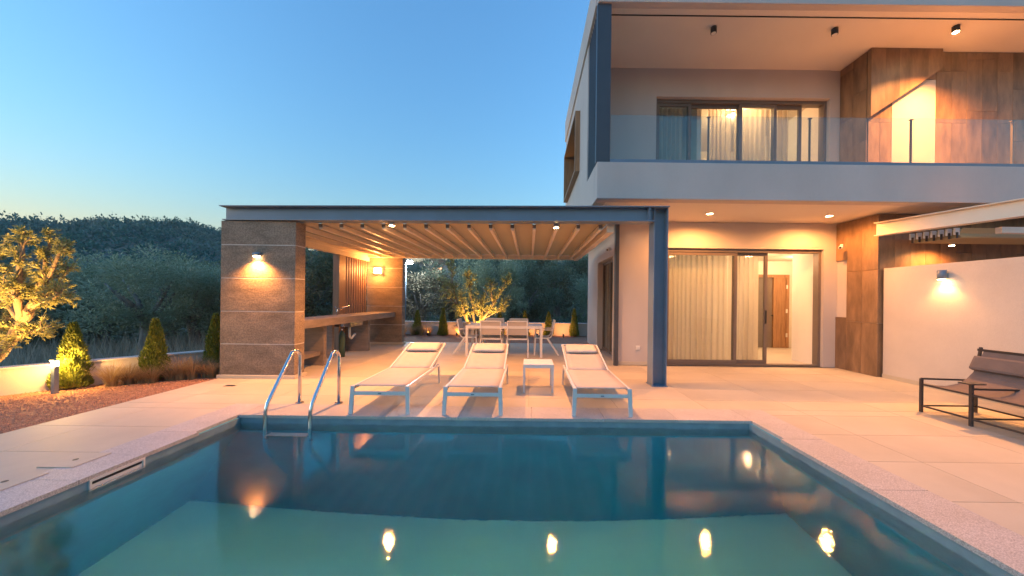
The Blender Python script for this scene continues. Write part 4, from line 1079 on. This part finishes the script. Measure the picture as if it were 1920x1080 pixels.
me = mb.mesh(); me.materials.append(M['pine']); me.materials.append(M['hill_pale'])
o = part('hill_forest', me, None, None, kind='stuff'); setp(o, 'dark pine forest covering the distant hillside', 'forest')
mb = MB(); rr_ = random.Random(61)
for i in range(330):
    th = R(-64+84*rr_.random()); r = rr_.uniform(22, 52); s = rr_.uniform(.5,1.1)
    x, y = r*math.sin(th), r*math.cos(th)
    if 26 < y < 32 and x > -15: continue
    blob(x, y, s, s*1.1, 110, .28)
o = part('field_scrub', mb, M['tree_dark'], None, kind='stuff'); setp(o, 'low dark scrub between the field trees and the hillside', 'scrub')

# street lamp and a far house
p_ = at_y(761, 492, 16.5)
k = thing('street_lamp', 'white street lamp shining beyond the rear concrete block', 'street lamp', (p_.x, p_.y, terrain(p_.x, p_.y)))
part('pole', MB().tube([(p_.x,p_.y,terrain(p_.x,p_.y)),(p_.x,p_.y,p_.z)], [.045,.03], 10), M['steel'], k)
part('arm', MB().tube([(p_.x,p_.y,p_.z),(p_.x+.12,p_.y,p_.z+.06)], .025, 8), M['steel'], k)
part('head', MB().box(p_.x+.06, p_.x+.34, p_.y-.13, p_.y+.13, p_.z+.08, p_.z+.14, .02), M['steel'], k)
part('lens', MB().box(p_.x+.10, p_.x+.30, p_.y-.11, p_.y+.11, p_.z-.06, p_.z+.079, .03), M['glow_white'], k)
light(k, (p_.x+.20, p_.y-.05, p_.z-.14), 60, 'POINT', (.85,.95,1.0), .08)
p_ = at_y(818, 506, 62.0)
k = thing('far_house', 'small distant house with an orange lit window above the trees', 'house', (p_.x, p_.y, terrain(p_.x, p_.y)))
zb = terrain(p_.x, p_.y)
part('wall', MB().box(p_.x-3.2, p_.x+3.2, p_.y, p_.y+5, zb-1, p_.z+1.2), M['plaster'], k)
part('roof', MB().ext([(p_.x-3.5,p_.y-.3,p_.z+1.2),(p_.x+3.5,p_.y-.3,p_.z+1.2),(p_.x,p_.y-.3,p_.z+2.4)], (0,5.6,0)), M['clad'], k)
wn = part('window', MB().box(p_.x-1.0, p_.x+1.2, p_.y-.05, p_.y-.002, p_.z-.8, p_.z+.5), M['bronze'], k)
part('pane', MB().box(p_.x-.9, p_.x+1.1, p_.y-.08, p_.y-.051, p_.z-.7, p_.z+.4), M['glow_far'], wn)

# ------------------------------------------------------------------ thin evening air
mb = MB(); mb.box(-330, 330, -330, 330, -8, 34)
hz = bpy.data.materials.new('evening_air'); hz.use_nodes = True; t = hz.node_tree; t.nodes.clear()
vo = t.nodes.new('ShaderNodeVolumePrincipled'); vo.inputs['Color'].default_value = (.75,.88,1,1); vo.inputs['Density'].default_value = .0007
oo = t.nodes.new('ShaderNodeOutputMaterial'); t.links.new(vo.outputs[0], oo.inputs['Volume'])
o = part('haze', mb, hz, None, kind='stuff'); setp(o, 'thin bluish evening air over the whole place', 'haze')
